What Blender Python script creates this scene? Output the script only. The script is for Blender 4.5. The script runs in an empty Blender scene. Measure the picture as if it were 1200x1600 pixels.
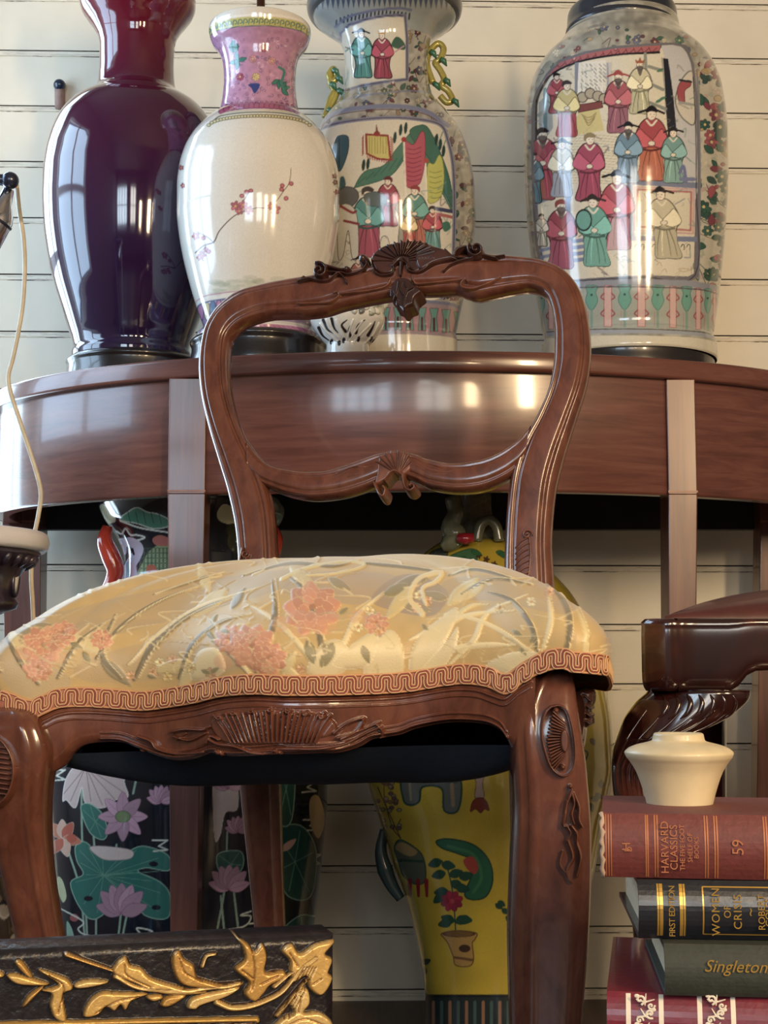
import bpy, math, random
import numpy as np
from mathutils import Vector, Matrix
random.seed(7); np.random.seed(7)
S = bpy.context.scene; COL = S.collection
# ---------------------------------------------------------------- camera
F_PX = 2300.0; TH = math.radians(5.96); CT, ST = math.cos(TH), math.sin(TH)
CAM = np.array([0, 0, .55])
cd = bpy.data.cameras.new('camera'); cam = bpy.data.objects.new('camera', cd); COL.objects.link(cam)
cam.location = CAM; cam.rotation_euler = (math.pi/2+TH, 0, 0)
cd.sensor_fit = 'VERTICAL'; cd.sensor_height = 36; cd.lens = 36*F_PX/1600; cd.clip_start = .02
S.camera = cam
S.view_settings.view_transform = 'Standard'; S.view_settings.look = 'None'
S.view_settings.gamma = 1; S.view_settings.use_curve_mapping = False
S.view_settings.exposure = -0.18
# ---------------------------------------------------------------- world and lights
w = bpy.data.worlds.new('world'); S.world = w; w.use_nodes = True
w.node_tree.nodes['Background'].inputs[0].default_value = (.55, .68, .9, 1)
w.node_tree.nodes['Background'].inputs[1].default_value = .6
def area(loc, rot, sx, sy, col, power):
    l = bpy.data.lights.new('area_light', 'AREA'); l.shape = 'RECTANGLE'; l.size = sx; l.size_y = sy
    l.color = col; l.energy = power
    o = bpy.data.objects.new('area_light', l); COL.objects.link(o); o.location = loc; o.rotation_euler = rot
    return o
def bulb(loc, r, col, power):
    l = bpy.data.lights.new('bulb_light', 'POINT'); l.shadow_soft_size = r; l.color = col; l.energy = power
    o = bpy.data.objects.new('bulb_light', l); COL.objects.link(o); o.location = loc
COOL = (.62, .82, 1.0); WARM = (1, .72, .42)
H = math.pi/2
area((-1.05, 2.475, 1.2), (-H, 0, 0), .58, 1.6, COOL, 34)         # window in the back wall, left of the table
area((-1.375, 1.8, 1.45), (0, -H, 0), 1.1, .8, (.55, .76, 1), 24)   # unseen side window, added as a weak cool fill
area((-.8, -2.45, 1.5), (H, 0, 0), .9, 1.05, (.7, .86, 1), 40)  # shop window, left bay
area((.3, -2.45, 1.5), (H, 0, 0), .5, 1.05, (1, .95, .86), 20)   # shop window, right bay
area((1.1, -.6, 1.3), (H, 0, math.radians(12)), .14, .6, WARM, 38)   # warm lamp out of view, a strip shaped to streak the table front
area((.6, -.9, 1.28), (H, 0, math.radians(8)), .12, .55, WARM, 15)   # second warm strip, added for the streak on the table front
# ---------------------------------------------------------------- projection helpers
def ray(px, py):
    px = np.asarray(px, float); py = np.asarray(py, float)
    a = (px-600)/F_PX; v = (800-py)/F_PX
    return np.stack([a+0*v, CT-v*ST+0*a, ST+v*CT+0*a], -1)
def P(px, py, Y):
    d = ray(px, py); return CAM+d*(np.asarray(Y)/d[..., 1])[..., None]
def RP(px, py, pt, n):
    d = ray(px, py); pt = np.asarray(pt, float); n = np.asarray(n, float)
    t = ((pt-CAM)@n)/(d@n); return CAM+d*t[..., None]
def proj(p):
    q = np.asarray(p)-CAM; z = q[..., 1]*CT+q[..., 2]*ST
    return 600+F_PX*q[..., 0]/z, 800-F_PX*(-q[..., 1]*ST+q[..., 2]*CT)/z
def zc(pts, ox, oy, k): return [(ox+x/k, oy+y/k) for x, y in pts]
# ---------------------------------------------------------------- object helpers
def link(o, parent=None):
    COL.objects.link(o)
    if parent is not None: o.parent = parent
    return o
def tag(o, label=None, cat=None, group=None, kind=None):
    if label: o['label'] = label
    if cat: o['category'] = cat
    if group: o['group'] = group
    if kind: o['kind'] = kind
    return o
def thing(name, loc, label, cat, rz=0, group=None):
    o = bpy.data.objects.new(name, None); o.empty_display_size = .05; link(o)
    o.location = loc; o.rotation_euler = (0, 0, rz); tag(o, label, cat, group); return o
def lin(c):
    c = np.asarray(c, float)/255.; return np.where(c <= .04045, c/12.92, ((c+.055)/1.055)**2.4)
def mesh(name, V, Fc, mat, parent=None, col=None, smooth=True, local=True):
    """V world coordinates; made relative to the parent empty's location (parents are unrotated unless local=False)."""
    V = np.asarray(V, float).reshape(-1, 3)
    if parent is not None and local:
        V = V-np.array(ROOTLOC(parent))
    me = bpy.data.meshes.new(name)
    if isinstance(Fc, np.ndarray):
        n = len(Fc); k = Fc.shape[1]
        me.vertices.add(len(V)); me.vertices.foreach_set('co', V.ravel())
        me.loops.add(n*k); me.loops.foreach_set('vertex_index', Fc.ravel().astype(np.int32))
        me.polygons.add(n); me.polygons.foreach_set('loop_start', (np.arange(n)*k).astype(np.int32))
        try: me.polygons.foreach_set('loop_total', np.full(n, k, np.int32))
        except Exception: pass
        me.update(calc_edges=True); me.validate()
    else:
        me.from_pydata([tuple(v) for v in V], [], [list(map(int, f)) for f in Fc]); me.update()
    me.polygons.foreach_set('use_smooth', np.full(len(me.polygons), smooth))
    if col is not None:
        col = np.asarray(col, float).reshape(len(V), -1)
        if col.shape[1] == 3: col = np.hstack([col, np.ones((len(V), 1))])
        a = me.color_attributes.new('Col', 'FLOAT_COLOR', 'POINT'); a.data.foreach_set('color', col.ravel())
    if mat: me.materials.append(mat)
    o = bpy.data.objects.new(name, me); link(o, parent); return o
def ROOTLOC(o):
    v = Vector((0, 0, 0))
    while o is not None: v += o.location; o = o.parent
    return v
def gridf(ny, nx, wrap=False, flip=False, base=0):
    i = np.arange(ny-1)[:, None]; j = np.arange(nx if wrap else nx-1)[None, :]
    a = i*nx+j; b = i*nx+(j+1) % nx; c = (i+1)*nx+(j+1) % nx; d = (i+1)*nx+j
    f = np.stack([a+0*b, b, c, d], -1).reshape(-1, 4)+base
    return f[:, ::-1] if flip else f
def grid(name, V, mat, parent=None, col=None, wrap=False, flip=False, smooth=True):
    ny, nx = V.shape[:2]
    return mesh(name, V, np.ascontiguousarray(gridf(ny, nx, wrap, flip)), mat, parent, col, smooth)
def box(lo, hi):
    x0, y0, z0 = lo; x1, y1, z1 = hi
    v = [(x0,y0,z0),(x1,y0,z0),(x1,y1,z0),(x0,y1,z0),(x0,y0,z1),(x1,y0,z1),(x1,y1,z1),(x0,y1,z1)]
    f = [(0,3,2,1),(4,5,6,7),(0,1,5,4),(1,2,6,5),(2,3,7,6),(3,0,4,7)]
    return v, f
class MB:
    def __init__(s): s.v = []; s.f = []
    def add(s, v, f):
        b = len(s.v); s.v += [tuple(x) for x in v]; s.f += [tuple(b+i for i in q) for q in f]
    def box(s, lo, hi): s.add(*box(lo, hi)); return s
    def obox(s, o, e1, e2, e3):
        o, e1, e2, e3 = [np.array(q, float) for q in (o, e1, e2, e3)]
        v = [o, o+e1, o+e1+e2, o+e2, o+e3, o+e1+e3, o+e1+e2+e3, o+e2+e3]
        s.add(v, [(0,3,2,1),(4,5,6,7),(0,1,5,4),(1,2,6,5),(2,3,7,6),(3,0,4,7)]); return s
    def build(s, name, mat, parent=None, bevel=0, smooth=False):
        o = mesh(name, s.v, s.f, mat, parent, smooth=smooth)
        if bevel:
            m = o.modifiers.new('bevel', 'BEVEL'); m.width = bevel; m.segments = 3; m.limit_method = 'ANGLE'
        return o
def cat(pts, n=8, closed=False):
    p = np.asarray(pts, float); N = len(p)
    if N < 3: return p
    if closed: q = np.vstack([p[-1], p, p[0], p[1]]); m = N
    else: q = np.vstack([2*p[0]-p[1], p, 2*p[-1]-p[-2]]); m = N-1
    out = []; t = np.linspace(0, 1, n, endpoint=False)[:, None]
    for i in range(m):
        a, b, c, d = q[i], q[i+1], q[i+2], q[i+3]
        out.append(.5*((2*b)+(-a+c)*t+(2*a-5*b+4*c-d)*t*t+(-a+3*b-3*c+d)*t**3))
    if not closed: out.append(p[-1:])
    return np.vstack(out)
def resamp(p, n):
    p = np.asarray(p, float); s = np.r_[0, np.cumsum(np.linalg.norm(np.diff(p, axis=0), axis=1))]
    t = np.linspace(0, s[-1], n); return np.stack([np.interp(t, s, p[:, k]) for k in range(p.shape[1])], 1)
def tube_vf(pts, r, n=8):
    p = np.asarray(pts, float); N = len(p); r = np.broadcast_to(r, (N,))
    T = np.gradient(p, axis=0); T /= np.linalg.norm(T, axis=1)[:, None]+1e-12
    up = np.array([0, 0, 1.]) if abs(T[0][2]) < .9 else np.array([1., 0, 0])
    V = []; u = np.cross(T[0], up); u /= np.linalg.norm(u)
    for i in range(N):
        u = u-T[i]*(u@T[i]); u /= np.linalg.norm(u)+1e-12; v = np.cross(T[i], u)
        a = np.linspace(0, 2*math.pi, n, endpoint=False)
        V.append(p[i]+r[i]*(np.cos(a)[:, None]*u+np.sin(a)[:, None]*v))
    V = np.array(V).reshape(-1, 3); Fc = [tuple(q) for q in gridf(N, n, True, True)]
    Fc.append(tuple(range(n))); Fc.append(tuple(reversed(range((N-1)*n, N*n))))
    return V, Fc
def tube(name, pts, r, mat, parent=None, n=10):
    V, Fc = tube_vf(pts, r, n); return mesh(name, V, Fc, mat, parent)
def lathe(name, prof, x, y, mat, parent=None, n=64):
    """prof: list of (r, z)."""
    pr = np.array(prof, float); a = np.linspace(0, 2*math.pi, n, endpoint=False)
    V = np.stack([x+pr[:, 0:1]*np.cos(a), y+pr[:, 0:1]*np.sin(a), pr[:, 1:2]+0*a], -1)
    ny = len(pr); f = [tuple(q) for q in gridf(ny, n, True)]
    f.append(tuple(reversed(range(n)))); f.append(tuple(range((ny-1)*n, ny*n)))
    return mesh(name, V, f, mat, parent)
def ball(name, c, r, mat, parent=None, sc=(1, 1, 1), n=24):
    th = np.linspace(-math.pi/2, math.pi/2, n//2+1)[1:-1]
    pr = np.stack([np.cos(th), np.sin(th)], 1); a = np.linspace(0, 2*math.pi, n, endpoint=False)
    V = np.stack([c[0]+r*sc[0]*pr[:, 0:1]*np.cos(a), c[1]+r*sc[1]*pr[:, 0:1]*np.sin(a), c[2]+r*sc[2]*pr[:, 1:2]+0*a], -1)
    ny = len(pr); f = [tuple(q) for q in gridf(ny, n, True)]
    f.append(tuple(reversed(range(n)))); f.append(tuple(range((ny-1)*n, ny*n)))
    return mesh(name, V, f, mat, parent)
# ---------------------------------------------------------------- materials
def pmat(name, base=(.5, .5, .5), rough=.5, metal=0, coat=0, spec=.5, sheen=0):
    m = bpy.data.materials.new(name); m.use_nodes = True; b = m.node_tree.nodes['Principled BSDF']
    b.inputs['Base Color'].default_value = (*base, 1); b.inputs['Roughness'].default_value = rough
    b.inputs['Metallic'].default_value = metal; b.inputs['Coat Weight'].default_value = coat
    b.inputs['Coat Roughness'].default_value = .08; b.inputs['Specular IOR Level'].default_value = spec
    b.inputs['Sheen Weight'].default_value = sheen
    return m, m.node_tree, b
def nd(nt, typ, **k):
    n = nt.nodes.new(typ)
    for a, v in k.items():
        if a in n.inputs.keys(): n.inputs[a].default_value = v
        else: setattr(n, a, v)
    return n
def tex(nt, scale, vec=(1, 1, 1), detail=4, rough=.55, dist=0, rot=(0, 0, 0)):
    tc = nd(nt, 'ShaderNodeTexCoord'); mp = nd(nt, 'ShaderNodeMapping'); mp.inputs['Scale'].default_value = vec; mp.inputs['Rotation'].default_value = rot
    n = nd(nt, 'ShaderNodeTexNoise'); n.inputs['Scale'].default_value = scale; n.inputs['Detail'].default_value = detail
    n.inputs['Roughness'].default_value = rough; n.inputs['Distortion'].default_value = dist
    nt.links.new(tc.outputs['Object'], mp.inputs['Vector']); nt.links.new(mp.outputs[0], n.inputs['Vector']); return n
def ramp(nt, src, stops):
    r = nd(nt, 'ShaderNodeValToRGB'); e = r.color_ramp.elements
    while len(e) < len(stops): e.new(.5)
    for q, (p, c) in zip(e, stops): q.position = p; q.color = (*c, 1)
    nt.links.new(src, r.inputs[0]); return r
def bump(nt, b, src, strength, dist=.002, chain=None):
    bp = nd(nt, 'ShaderNodeBump'); bp.inputs['Strength'].default_value = strength; bp.inputs['Distance'].default_value = dist
    nt.links.new(src, bp.inputs['Height'])
    if chain: nt.links.new(chain.outputs[0], bp.inputs['Normal'])
    nt.links.new(bp.outputs[0], b.inputs['Normal']); return bp
def wood(name, dark, mid, light, rough=.3, coat=.35, grain=(1, 1, 12), scale=14, bs=.15):
    m, nt, b = pmat(name, mid, rough, coat=coat)
    n = tex(nt, scale, grain, 6, .6, .6); r = ramp(nt, n.outputs[0], [(.25, dark), (.5, mid), (.75, light)])
    n2 = tex(nt, scale*.25, (1, 1, 1), 3, .5); mx = nd(nt, 'ShaderNodeMix', data_type='RGBA', blend_type='MULTIPLY')
    mx.inputs[0].default_value = .3; nt.links.new(r.outputs[0], mx.inputs[6])
    r2 = ramp(nt, n2.outputs[0], [(.3, (.55, .5, .5)), (.7, (1.0, 1.0, 1.0))]); nt.links.new(r2.outputs[0], mx.inputs[7])
    nt.links.new(mx.outputs[2], b.inputs['Base Color'])
    mr = nd(nt, 'ShaderNodeMapRange'); mr.inputs['To Min'].default_value = rough-.1; mr.inputs['To Max'].default_value = rough+.12
    nt.links.new(n2.outputs[0], mr.inputs['Value']); nt.links.new(mr.outputs[0], b.inputs['Roughness'])
    bump(nt, b, n.outputs[0], bs, .0006); return m
WCH = wood('chair_wood', lin((80, 46, 37)), lin((106, 63, 49)), lin((124, 78, 60)), .22, .6, (1.6, 1.6, .8), 40)
WCR = wood('dark_carved_wood', lin((38, 22, 20)), lin((60, 34, 28)), lin((84, 48, 38)), .3, .4, (1, 1, 1), 40)
WCV = wood('carved_wood', lin((74, 42, 32)), lin((114, 70, 54)), lin((148, 96, 74)), .3, .4, (1, 1, 1), 50)
WTB = wood('table_mahogany', lin((84, 50, 44)), lin((110, 68, 58)), lin((128, 84, 72)), .24, .5, (.35, 1, 5), 16, .08)
WTL = wood('table_leg_mahogany', lin((76, 42, 36)), lin((104, 60, 50)), lin((124, 76, 62)), .34, .35, (5, 5, .35), 16, .08)
WIN = wood('raw_underside_wood', lin((26, 28, 34)), lin((34, 36, 44)), lin((42, 44, 52)), .7, 0, (1, 1, 1), 12)  # bluish haze under the table is put into this dark colour
WDK = wood('dark_mahogany', lin((22, 9, 10)), lin((48, 20, 18)), lin((96, 46, 32)), .16, .8, (1, 1, 1), 12, .05)
WST = wood('blackwood', lin((18, 15, 16)), lin((30, 25, 26)), lin((42, 34, 34)), .25, .5, (1, 1, 1), 20)
def painted(name, rough=.1, coat=.5, bs=.05, bscale=30, metal=False, sheen=0, micro=0):
    m, nt, b = pmat(name, rough=rough, coat=coat, sheen=sheen)
    a = nd(nt, 'ShaderNodeAttribute'); a.attribute_name = 'Col'; nt.links.new(a.outputs['Color'], b.inputs['Base Color'])
    if metal: nt.links.new(a.outputs['Alpha'], b.inputs['Metallic'])
    if bs:
        n = tex(nt, bscale, (1, 1, 1), 2); bp = bump(nt, b, n.outputs[0], bs, .004)
        if micro: n2 = tex(nt, 900, (1, 1, 1), 2); bump(nt, b, n2.outputs[0], micro, .0006, bp)
    return m
PORC = painted('painted_porcelain', .12, .7, .12, 26)
FAB = painted('damask_silk', .42, 0, .1, 30, sheen=.35, micro=.35)
GIMP = painted('braid_thread', .6, 0, .0)
GILT = painted('gilt_and_ebonised_wood', .33, .15, .3, 120, metal=True, micro=.3)
BKM = painted('book_print', .4, .1, .1, 200)
def plain(name, c, rough=.5, metal=0, coat=0, bs=0, sc=60):
    m, nt, b = pmat(name, lin(c), rough, metal, coat)
    n = tex(nt, sc, (1, 1, 1), 4); k = lin(c)
    r = ramp(nt, n.outputs[0], [(.3, tuple(k*.85)), (.7, tuple(np.minimum(k*1.12, 1)))]); nt.links.new(r.outputs[0], b.inputs['Base Color'])
    if bs: bump(nt, b, n.outputs[0], bs, .001)
    return m
# ---------------------------------------------------------------- painting canvas: decoration and carving heights
def sRGB(c): return np.array(c, float)
class Cv:
    def __init__(s, x0, y0, x1, y1, sc=1.4, base=(200, 200, 200)):
        s.x0, s.y0, s.sc = x0, y0, sc; s.W = int((x1-x0)*sc)+1; s.H = int((y1-y0)*sc)+1
        s.c = np.ones((s.H, s.W, 3))*sRGB(base); s.h = np.zeros((s.H, s.W)); s.m = np.zeros((s.H, s.W)); s.clip = None
    def win(s, p, pad):
        a = max(0, int((p[:, 0].min()-pad-s.x0)*s.sc)); b = min(s.W, int((p[:, 0].max()+pad-s.x0)*s.sc)+2)
        c = max(0, int((p[:, 1].min()-pad-s.y0)*s.sc)); d = min(s.H, int((p[:, 1].max()+pad-s.y0)*s.sc)+2)
        if b <= a or d <= c: return None
        X, Y = np.meshgrid(s.x0+np.arange(a, b)/s.sc, s.y0+np.arange(c, d)/s.sc); return (slice(c, d), slice(a, b)), X, Y
    def put(s, sl, al, col, hv=None, m=None):
        if s.clip is not None: al = al*s.clip[sl]
        if col is not None: s.c[sl] = s.c[sl]*(1-al[..., None])+sRGB(col)*al[..., None]
        if m is not None: s.m[sl] = s.m[sl]*(1-al)+m*al
        if hv is not None: s.h[sl] = np.where(al > .02, np.maximum(s.h[sl], hv*np.clip(al*2, 0, 1)), s.h[sl])
    def sdpoly(s, p, X, Y):
        ins = np.zeros(X.shape, bool); d = np.full(X.shape, 1e9); q = np.roll(p, -1, 0)
        for (ax, ay), (bx, by) in zip(p, q):
            if ay != by: ins ^= ((ay > Y) != (by > Y)) & (X < (bx-ax)*(Y-ay)/(by-ay)+ax)
            ux, uy = bx-ax, by-ay; L = ux*ux+uy*uy+1e-12
            t = np.clip(((X-ax)*ux+(Y-ay)*uy)/L, 0, 1); d = np.minimum(d, (X-ax-t*ux)**2+(Y-ay-t*uy)**2)
        d = np.sqrt(d); return np.where(ins, d, -d)
    def poly(s, pts, col, sm=True, a=1, ol=None, ow=.9, h=None, hw=6, m=None, n=5):
        p = cat(pts, n, True) if sm else np.asarray(pts, float); r = s.win(p, 3)
        if r is None: return s
        sl, X, Y = r; sd = s.sdpoly(p, X, Y)
        s.put(sl, np.clip(sd*s.sc+.5, 0, 1)*a, col, None if h is None else h*np.sqrt(np.clip(1-(1-np.clip(sd/hw, 0, 1))**2, 0, 1)), m)
        if ol is not None: s.put(sl, np.clip((ow/2-np.abs(sd))*s.sc+.5, 0, 1)*a, ol)
        return s
    def line(s, pts, w, col, sm=True, w2=None, a=1, h=None, m=None, cut=None, n=6):
        p = cat(pts, n) if sm and len(pts) > 2 else np.asarray(pts, float)
        ws = np.linspace(w, w if w2 is None else w2, len(p))/2 if not isinstance(w, (list, tuple)) else np.interp(np.linspace(0, 1, len(p)), np.linspace(0, 1, len(w)), w)/2
        r = s.win(p, ws.max()+2)
        if r is None: return s
        sl, X, Y = r; best = np.full(X.shape, -1e9); rel = np.full(X.shape, 9.)
        for i in range(len(p)-1):
            ax, ay = p[i]; ux, uy = p[i+1]-p[i]; L = ux*ux+uy*uy+1e-12
            t = np.clip(((X-ax)*ux+(Y-ay)*uy)/L, 0, 1); d = np.hypot(X-ax-t*ux, Y-ay-t*uy)
            wl = ws[i]+(ws[i+1]-ws[i])*t; best = np.maximum(best, wl-d); rel = np.minimum(rel, d/(wl+1e-6))
        al = np.clip(best*s.sc+.5, 0, 1)*a
        if cut is not None:
            s.h[sl] = s.h[sl]*(1-al*cut) if s.clip is None else s.h[sl]*(1-al*cut*s.clip[sl])
            if col is not None: s.put(sl, al, col)
            return s
        s.put(sl, al, col, None if h is None else h*np.sqrt(np.clip(1-rel**2, 0, 1)), m); return s
    def ell(s, x, y, rx, ry=None, rot=0, col=None, a=1, ol=None, ow=.9, h=None, m=None):
        ry = rx if ry is None else ry; R = max(rx, ry); r = s.win(np.array([[x-R, y-R], [x+R, y+R]]), 2)
        if r is None: return s
        sl, X, Y = r; c, q = math.cos(rot), math.sin(rot); u = ((X-x)*c+(Y-y)*q)/rx; v = (-(X-x)*q+(Y-y)*c)/ry
        rr = np.sqrt(u*u+v*v); sd = (1-rr)*min(rx, ry)
        s.put(sl, np.clip(sd*s.sc+.5, 0, 1)*a, col, None if h is None else h*np.sqrt(np.clip(1-rr**2, 0, 1)), m)
        if ol is not None: s.put(sl, np.clip((ow/2-np.abs(sd))*s.sc+.5, 0, 1)*a, ol)
        return s
    def mask(s, pts, sm=True):
        p = cat(pts, 5, True) if sm else np.asarray(pts, float)
        X, Y = np.meshgrid(s.x0+np.arange(s.W)/s.sc, s.y0+np.arange(s.H)/s.sc); return np.clip(s.sdpoly(p, X, Y)*s.sc+.5, 0, 1)
    def samp(s, A, px, py):
        u = np.clip((px-s.x0)*s.sc, 0, s.W-1.001); v = np.clip((py-s.y0)*s.sc, 0, s.H-1.001)
        i = u.astype(int); j = v.astype(int); fu = u-i; fv = v-j
        if A.ndim == 3: fu = fu[..., None]; fv = fv[..., None]
        return (A[j, i]*(1-fu)+A[j, i+1]*fu)*(1-fv)+(A[j+1, i]*(1-fu)+A[j+1, i+1]*fu)*fv
    def blot(s, amp, size, seed=0):
        rg = np.random.RandomState(seed); gh, gw = int(s.H/size)+3, int(s.W/size)+3; g = rg.rand(gh, gw)
        v = np.arange(s.H)/size; u = np.arange(s.W)/size; j = v.astype(int); i = u.astype(int)
        fv = (v-j)[:, None]; fu = (u-i)[None]; fv = fv*fv*(3-2*fv); fu = fu*fu*(3-2*fu)
        n = (g[j][:, i]*(1-fu)+g[j][:, i+1]*fu)*(1-fv)+(g[j+1][:, i]*(1-fu)+g[j+1][:, i+1]*fu)*fv
        s.c = s.c*(1+amp*(n-.5)*(1 if s.clip is None else s.clip))[..., None]; return s
def jit(a=1): return random.uniform(-a, a)
def dk(c, k=.6): return tuple(np.array(c, float)*k)
def flower(cv, x, y, r, col, cen=(215, 190, 120), n=7, ol=None, sq=1):
    ol = ol or dk(col, .7); t0 = random.random()*6
    for i in range(n):
        t = t0+i*2*math.pi/n; cv.ell(x+math.cos(t)*r*.55, y+math.sin(t)*r*.55*sq, r*.48, r*.34*sq, t, tuple(np.clip(np.array(col)*(1+jit(.12)), 0, 255)), ol=ol, ow=.6)
    cv.ell(x, y, r*.25, r*.25*sq, 0, cen)
def leaf(cv, x, y, L, ang, col, wd=.4, ol=None, vein=None, h=None, m=None, hw=5):
    c, q = math.cos(ang), math.sin(ang)
    pt = [(0, 0), (.3, wd*.45), (.65, wd*.4), (1, 0), (.65, -wd*.4), (.3, -wd*.45)]
    cv.poly([(x+L*(a*c-b*q), y+L*(a*q+b*c)) for a, b in pt], col, ol=ol, ow=.6, h=h, m=m, hw=hw, n=4)
    if vein: cv.line([(x, y), (x+L*.9*c, y+L*.9*q)], .7, vein)
def fig(cv, x, y, h, robe, hat=(28, 24, 30), lean=0, skirt=None, beard=False, side=1, hatc='wing', arm=0, under=(225, 215, 190)):
    """a small painted robed figure, feet at (x, y), height h"""
    T = lambda L: [(x+a*h*side*1.16+lean*(-b)*h, y+b*h) for a, b in L]
    d = dk(robe, .38); lt = tuple(np.clip(np.array(robe)*1.15+12, 0, 255))
    cv.poly(T([(-.07, -.84), (-.16, -.72), (-.21, -.52), (-.15, -.42), (-.13, -.22), (-.17, 0), (0, .015), (.15, 0), (.14, -.22), (.14, -.42), (.2, -.5), (.16, -.72), (.07, -.84)]), robe, ol=d, ow=1.5)
    if skirt: cv.poly(T([(-.13, -.4), (-.14, -.2), (-.17, 0), (0, .015), (.15, 0), (.14, -.2), (.13, -.4), (0, -.44)]), skirt, ol=dk(skirt), ow=.8)
    b = skirt or robe
    for a in (-.09, -.03, .05, .1): cv.line(T([(a*.6, -.4), (a*1.1, -.2), (a*1.3, -.02)]), 1.4, dk(b, .55) if a != .05 else tuple(np.clip(np.array(b)*1.35, 0, 255)), w2=.7)
    cv.poly(T([(-.15, -.7), (-.22, -.52), (-.1, -.44), (.03, -.5), (-.02, -.58), (-.08, -.64)]), lt, ol=d, ow=.8)
    cv.poly(T([(.13, -.7), (.2, -.52), (.1+arm, -.44-arm), (.0, -.5), (.05, -.6)]), lt, ol=d, ow=.8)
    cv.ell(*T([(.0, -.5)])[0], h*.05, h*.035, 0, under, ol=d, ow=.6)
    cv.line(T([(-.06, -.82), (0, -.75), (.06, -.82)]), h*.028, under)
    cv.line(T([(-.12, -.42), (0, -.4), (.12, -.43)]), h*.03, dk(robe, .6))
    cv.ell(*T([(0, -.9)])[0], h*.062, h*.078, 0, (236, 222, 198), ol=(110, 80, 70), ow=.7)
    for a in (-.022, .022): cv.ell(*T([(a+.01, -.905)])[0], .7, .6, 0, (60, 45, 45))
    cv.line(T([(-.005, -.868), (.025, -.868)]), .7, (170, 70, 60))
    if beard: cv.poly(T([(-.05, -.88), (.05, -.88), (.03, -.76), (0, -.7), (-.03, -.76)]), (70, 62, 62), a=.8)
    if hatc == 'wing':
        cv.poly(T([(-.065, -.93), (-.06, -.985), (.0, -1.03), (.06, -.99), (.065, -.935), (0, -.95)]), hat); cv.line(T([(-.16, -.93), (-.05, -.965), (.05, -.965), (.15, -.92)]), h*.03, hat)
    elif hatc == 'crown':
        cv.poly(T([(-.065, -.94), (-.08, -1.02), (-.03, -.98), (0, -1.06), (.03, -.98), (.08, -1.02), (.065, -.94)]), hat, sm=False)
    else: cv.poly(T([(-.075, -.88), (-.075, -.97), (0, -1.01), (.07, -.97), (.06, -.935), (-.03, -.93)]), hat)
def floral(cv, m, n, pal, r=(3, 8), seed=1):
    st = random.getstate(); random.seed(seed); ys, xs = np.nonzero(m > .5); old = cv.clip; cv.clip = m
    for _ in range(n):
        k = random.randrange(len(xs)); x = cv.x0+xs[k]/cv.sc; y = cv.y0+ys[k]/cv.sc; R = random.uniform(*r); q = random.random(); c = random.choice(pal)
        if q < .45: leaf(cv, x, y, R*1.7, random.random()*6.3, c, .6, ol=dk(c, .6))
        elif q < .75: flower(cv, x, y, R, c, n=6)
        elif q < .9: cv.line([(x, y), (x+jit(R*2), y+jit(R*2)), (x+jit(R*3), y+jit(R*3))], .9, dk(c, .7))
        else: cv.ell(x, y, R*.5, R*.4, 0, c, ol=dk(c, .6))
    cv.clip = old; random.setstate(st)
# ================================================================ ROOM SHELL
def wallmat():
    m, nt, b = pmat('painted_shiplap', rough=.5)
    n = tex(nt, 5, (1, 1, 1), 4, .6); r = ramp(nt, n.outputs[0], [(.3, tuple(lin((222, 214, 194)))), (.7, tuple(lin((236, 228, 208))))])
    n3 = tex(nt, 60, (.5, 1, 4), 3); n2 = tex(nt, 26, (1, 1, 14), 3, .7)
    a = nd(nt, 'ShaderNodeAttribute'); a.attribute_name = 'Col'
    # chipped paint along the board edges: Col.r marks the groove edge
    mt = nd(nt, 'ShaderNodeMath', operation='MULTIPLY'); sp = nd(nt, 'ShaderNodeSeparateColor'); nt.links.new(a.outputs['Color'], sp.inputs[0])
    r2 = ramp(nt, n2.outputs[0], [(.5, (0, 0, 0)), (.56, (1, 1, 1))]); nt.links.new(r2.outputs[0], mt.inputs[0]); nt.links.new(sp.outputs[0], mt.inputs[1])
    mx = nd(nt, 'ShaderNodeMix', data_type='RGBA'); nt.links.new(mt.outputs[0], mx.inputs[0]); nt.links.new(r.outputs[0], mx.inputs[6]); mx.inputs[7].default_value = (*lin((70, 52, 44)), 1)
    mx2 = nd(nt, 'ShaderNodeMix', data_type='RGBA'); nt.links.new(sp.outputs[1], mx2.inputs[0]); nt.links.new(mx.outputs[2], mx2.inputs[6]); mx2.inputs[7].default_value = (*lin((40, 28, 26)), 1)
    nt.links.new(mx2.outputs[2], b.inputs['Base Color']); bump(nt, b, n3.outputs[0], .2, .001); return m
WALL = wallmat(); PLA = plain('plaster', (132, 124, 116), .7); FLR = wood('floor_boards', lin((50, 34, 28)), lin((72, 50, 40)), lin((88, 62, 48)), .45, .1, (12, .6, 1), 6)
WHT = plain('white_paint', (226, 224, 216), .4)
WA = math.radians(1.6)
def wally(x): return 2.5+x*math.tan(WA)
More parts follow.
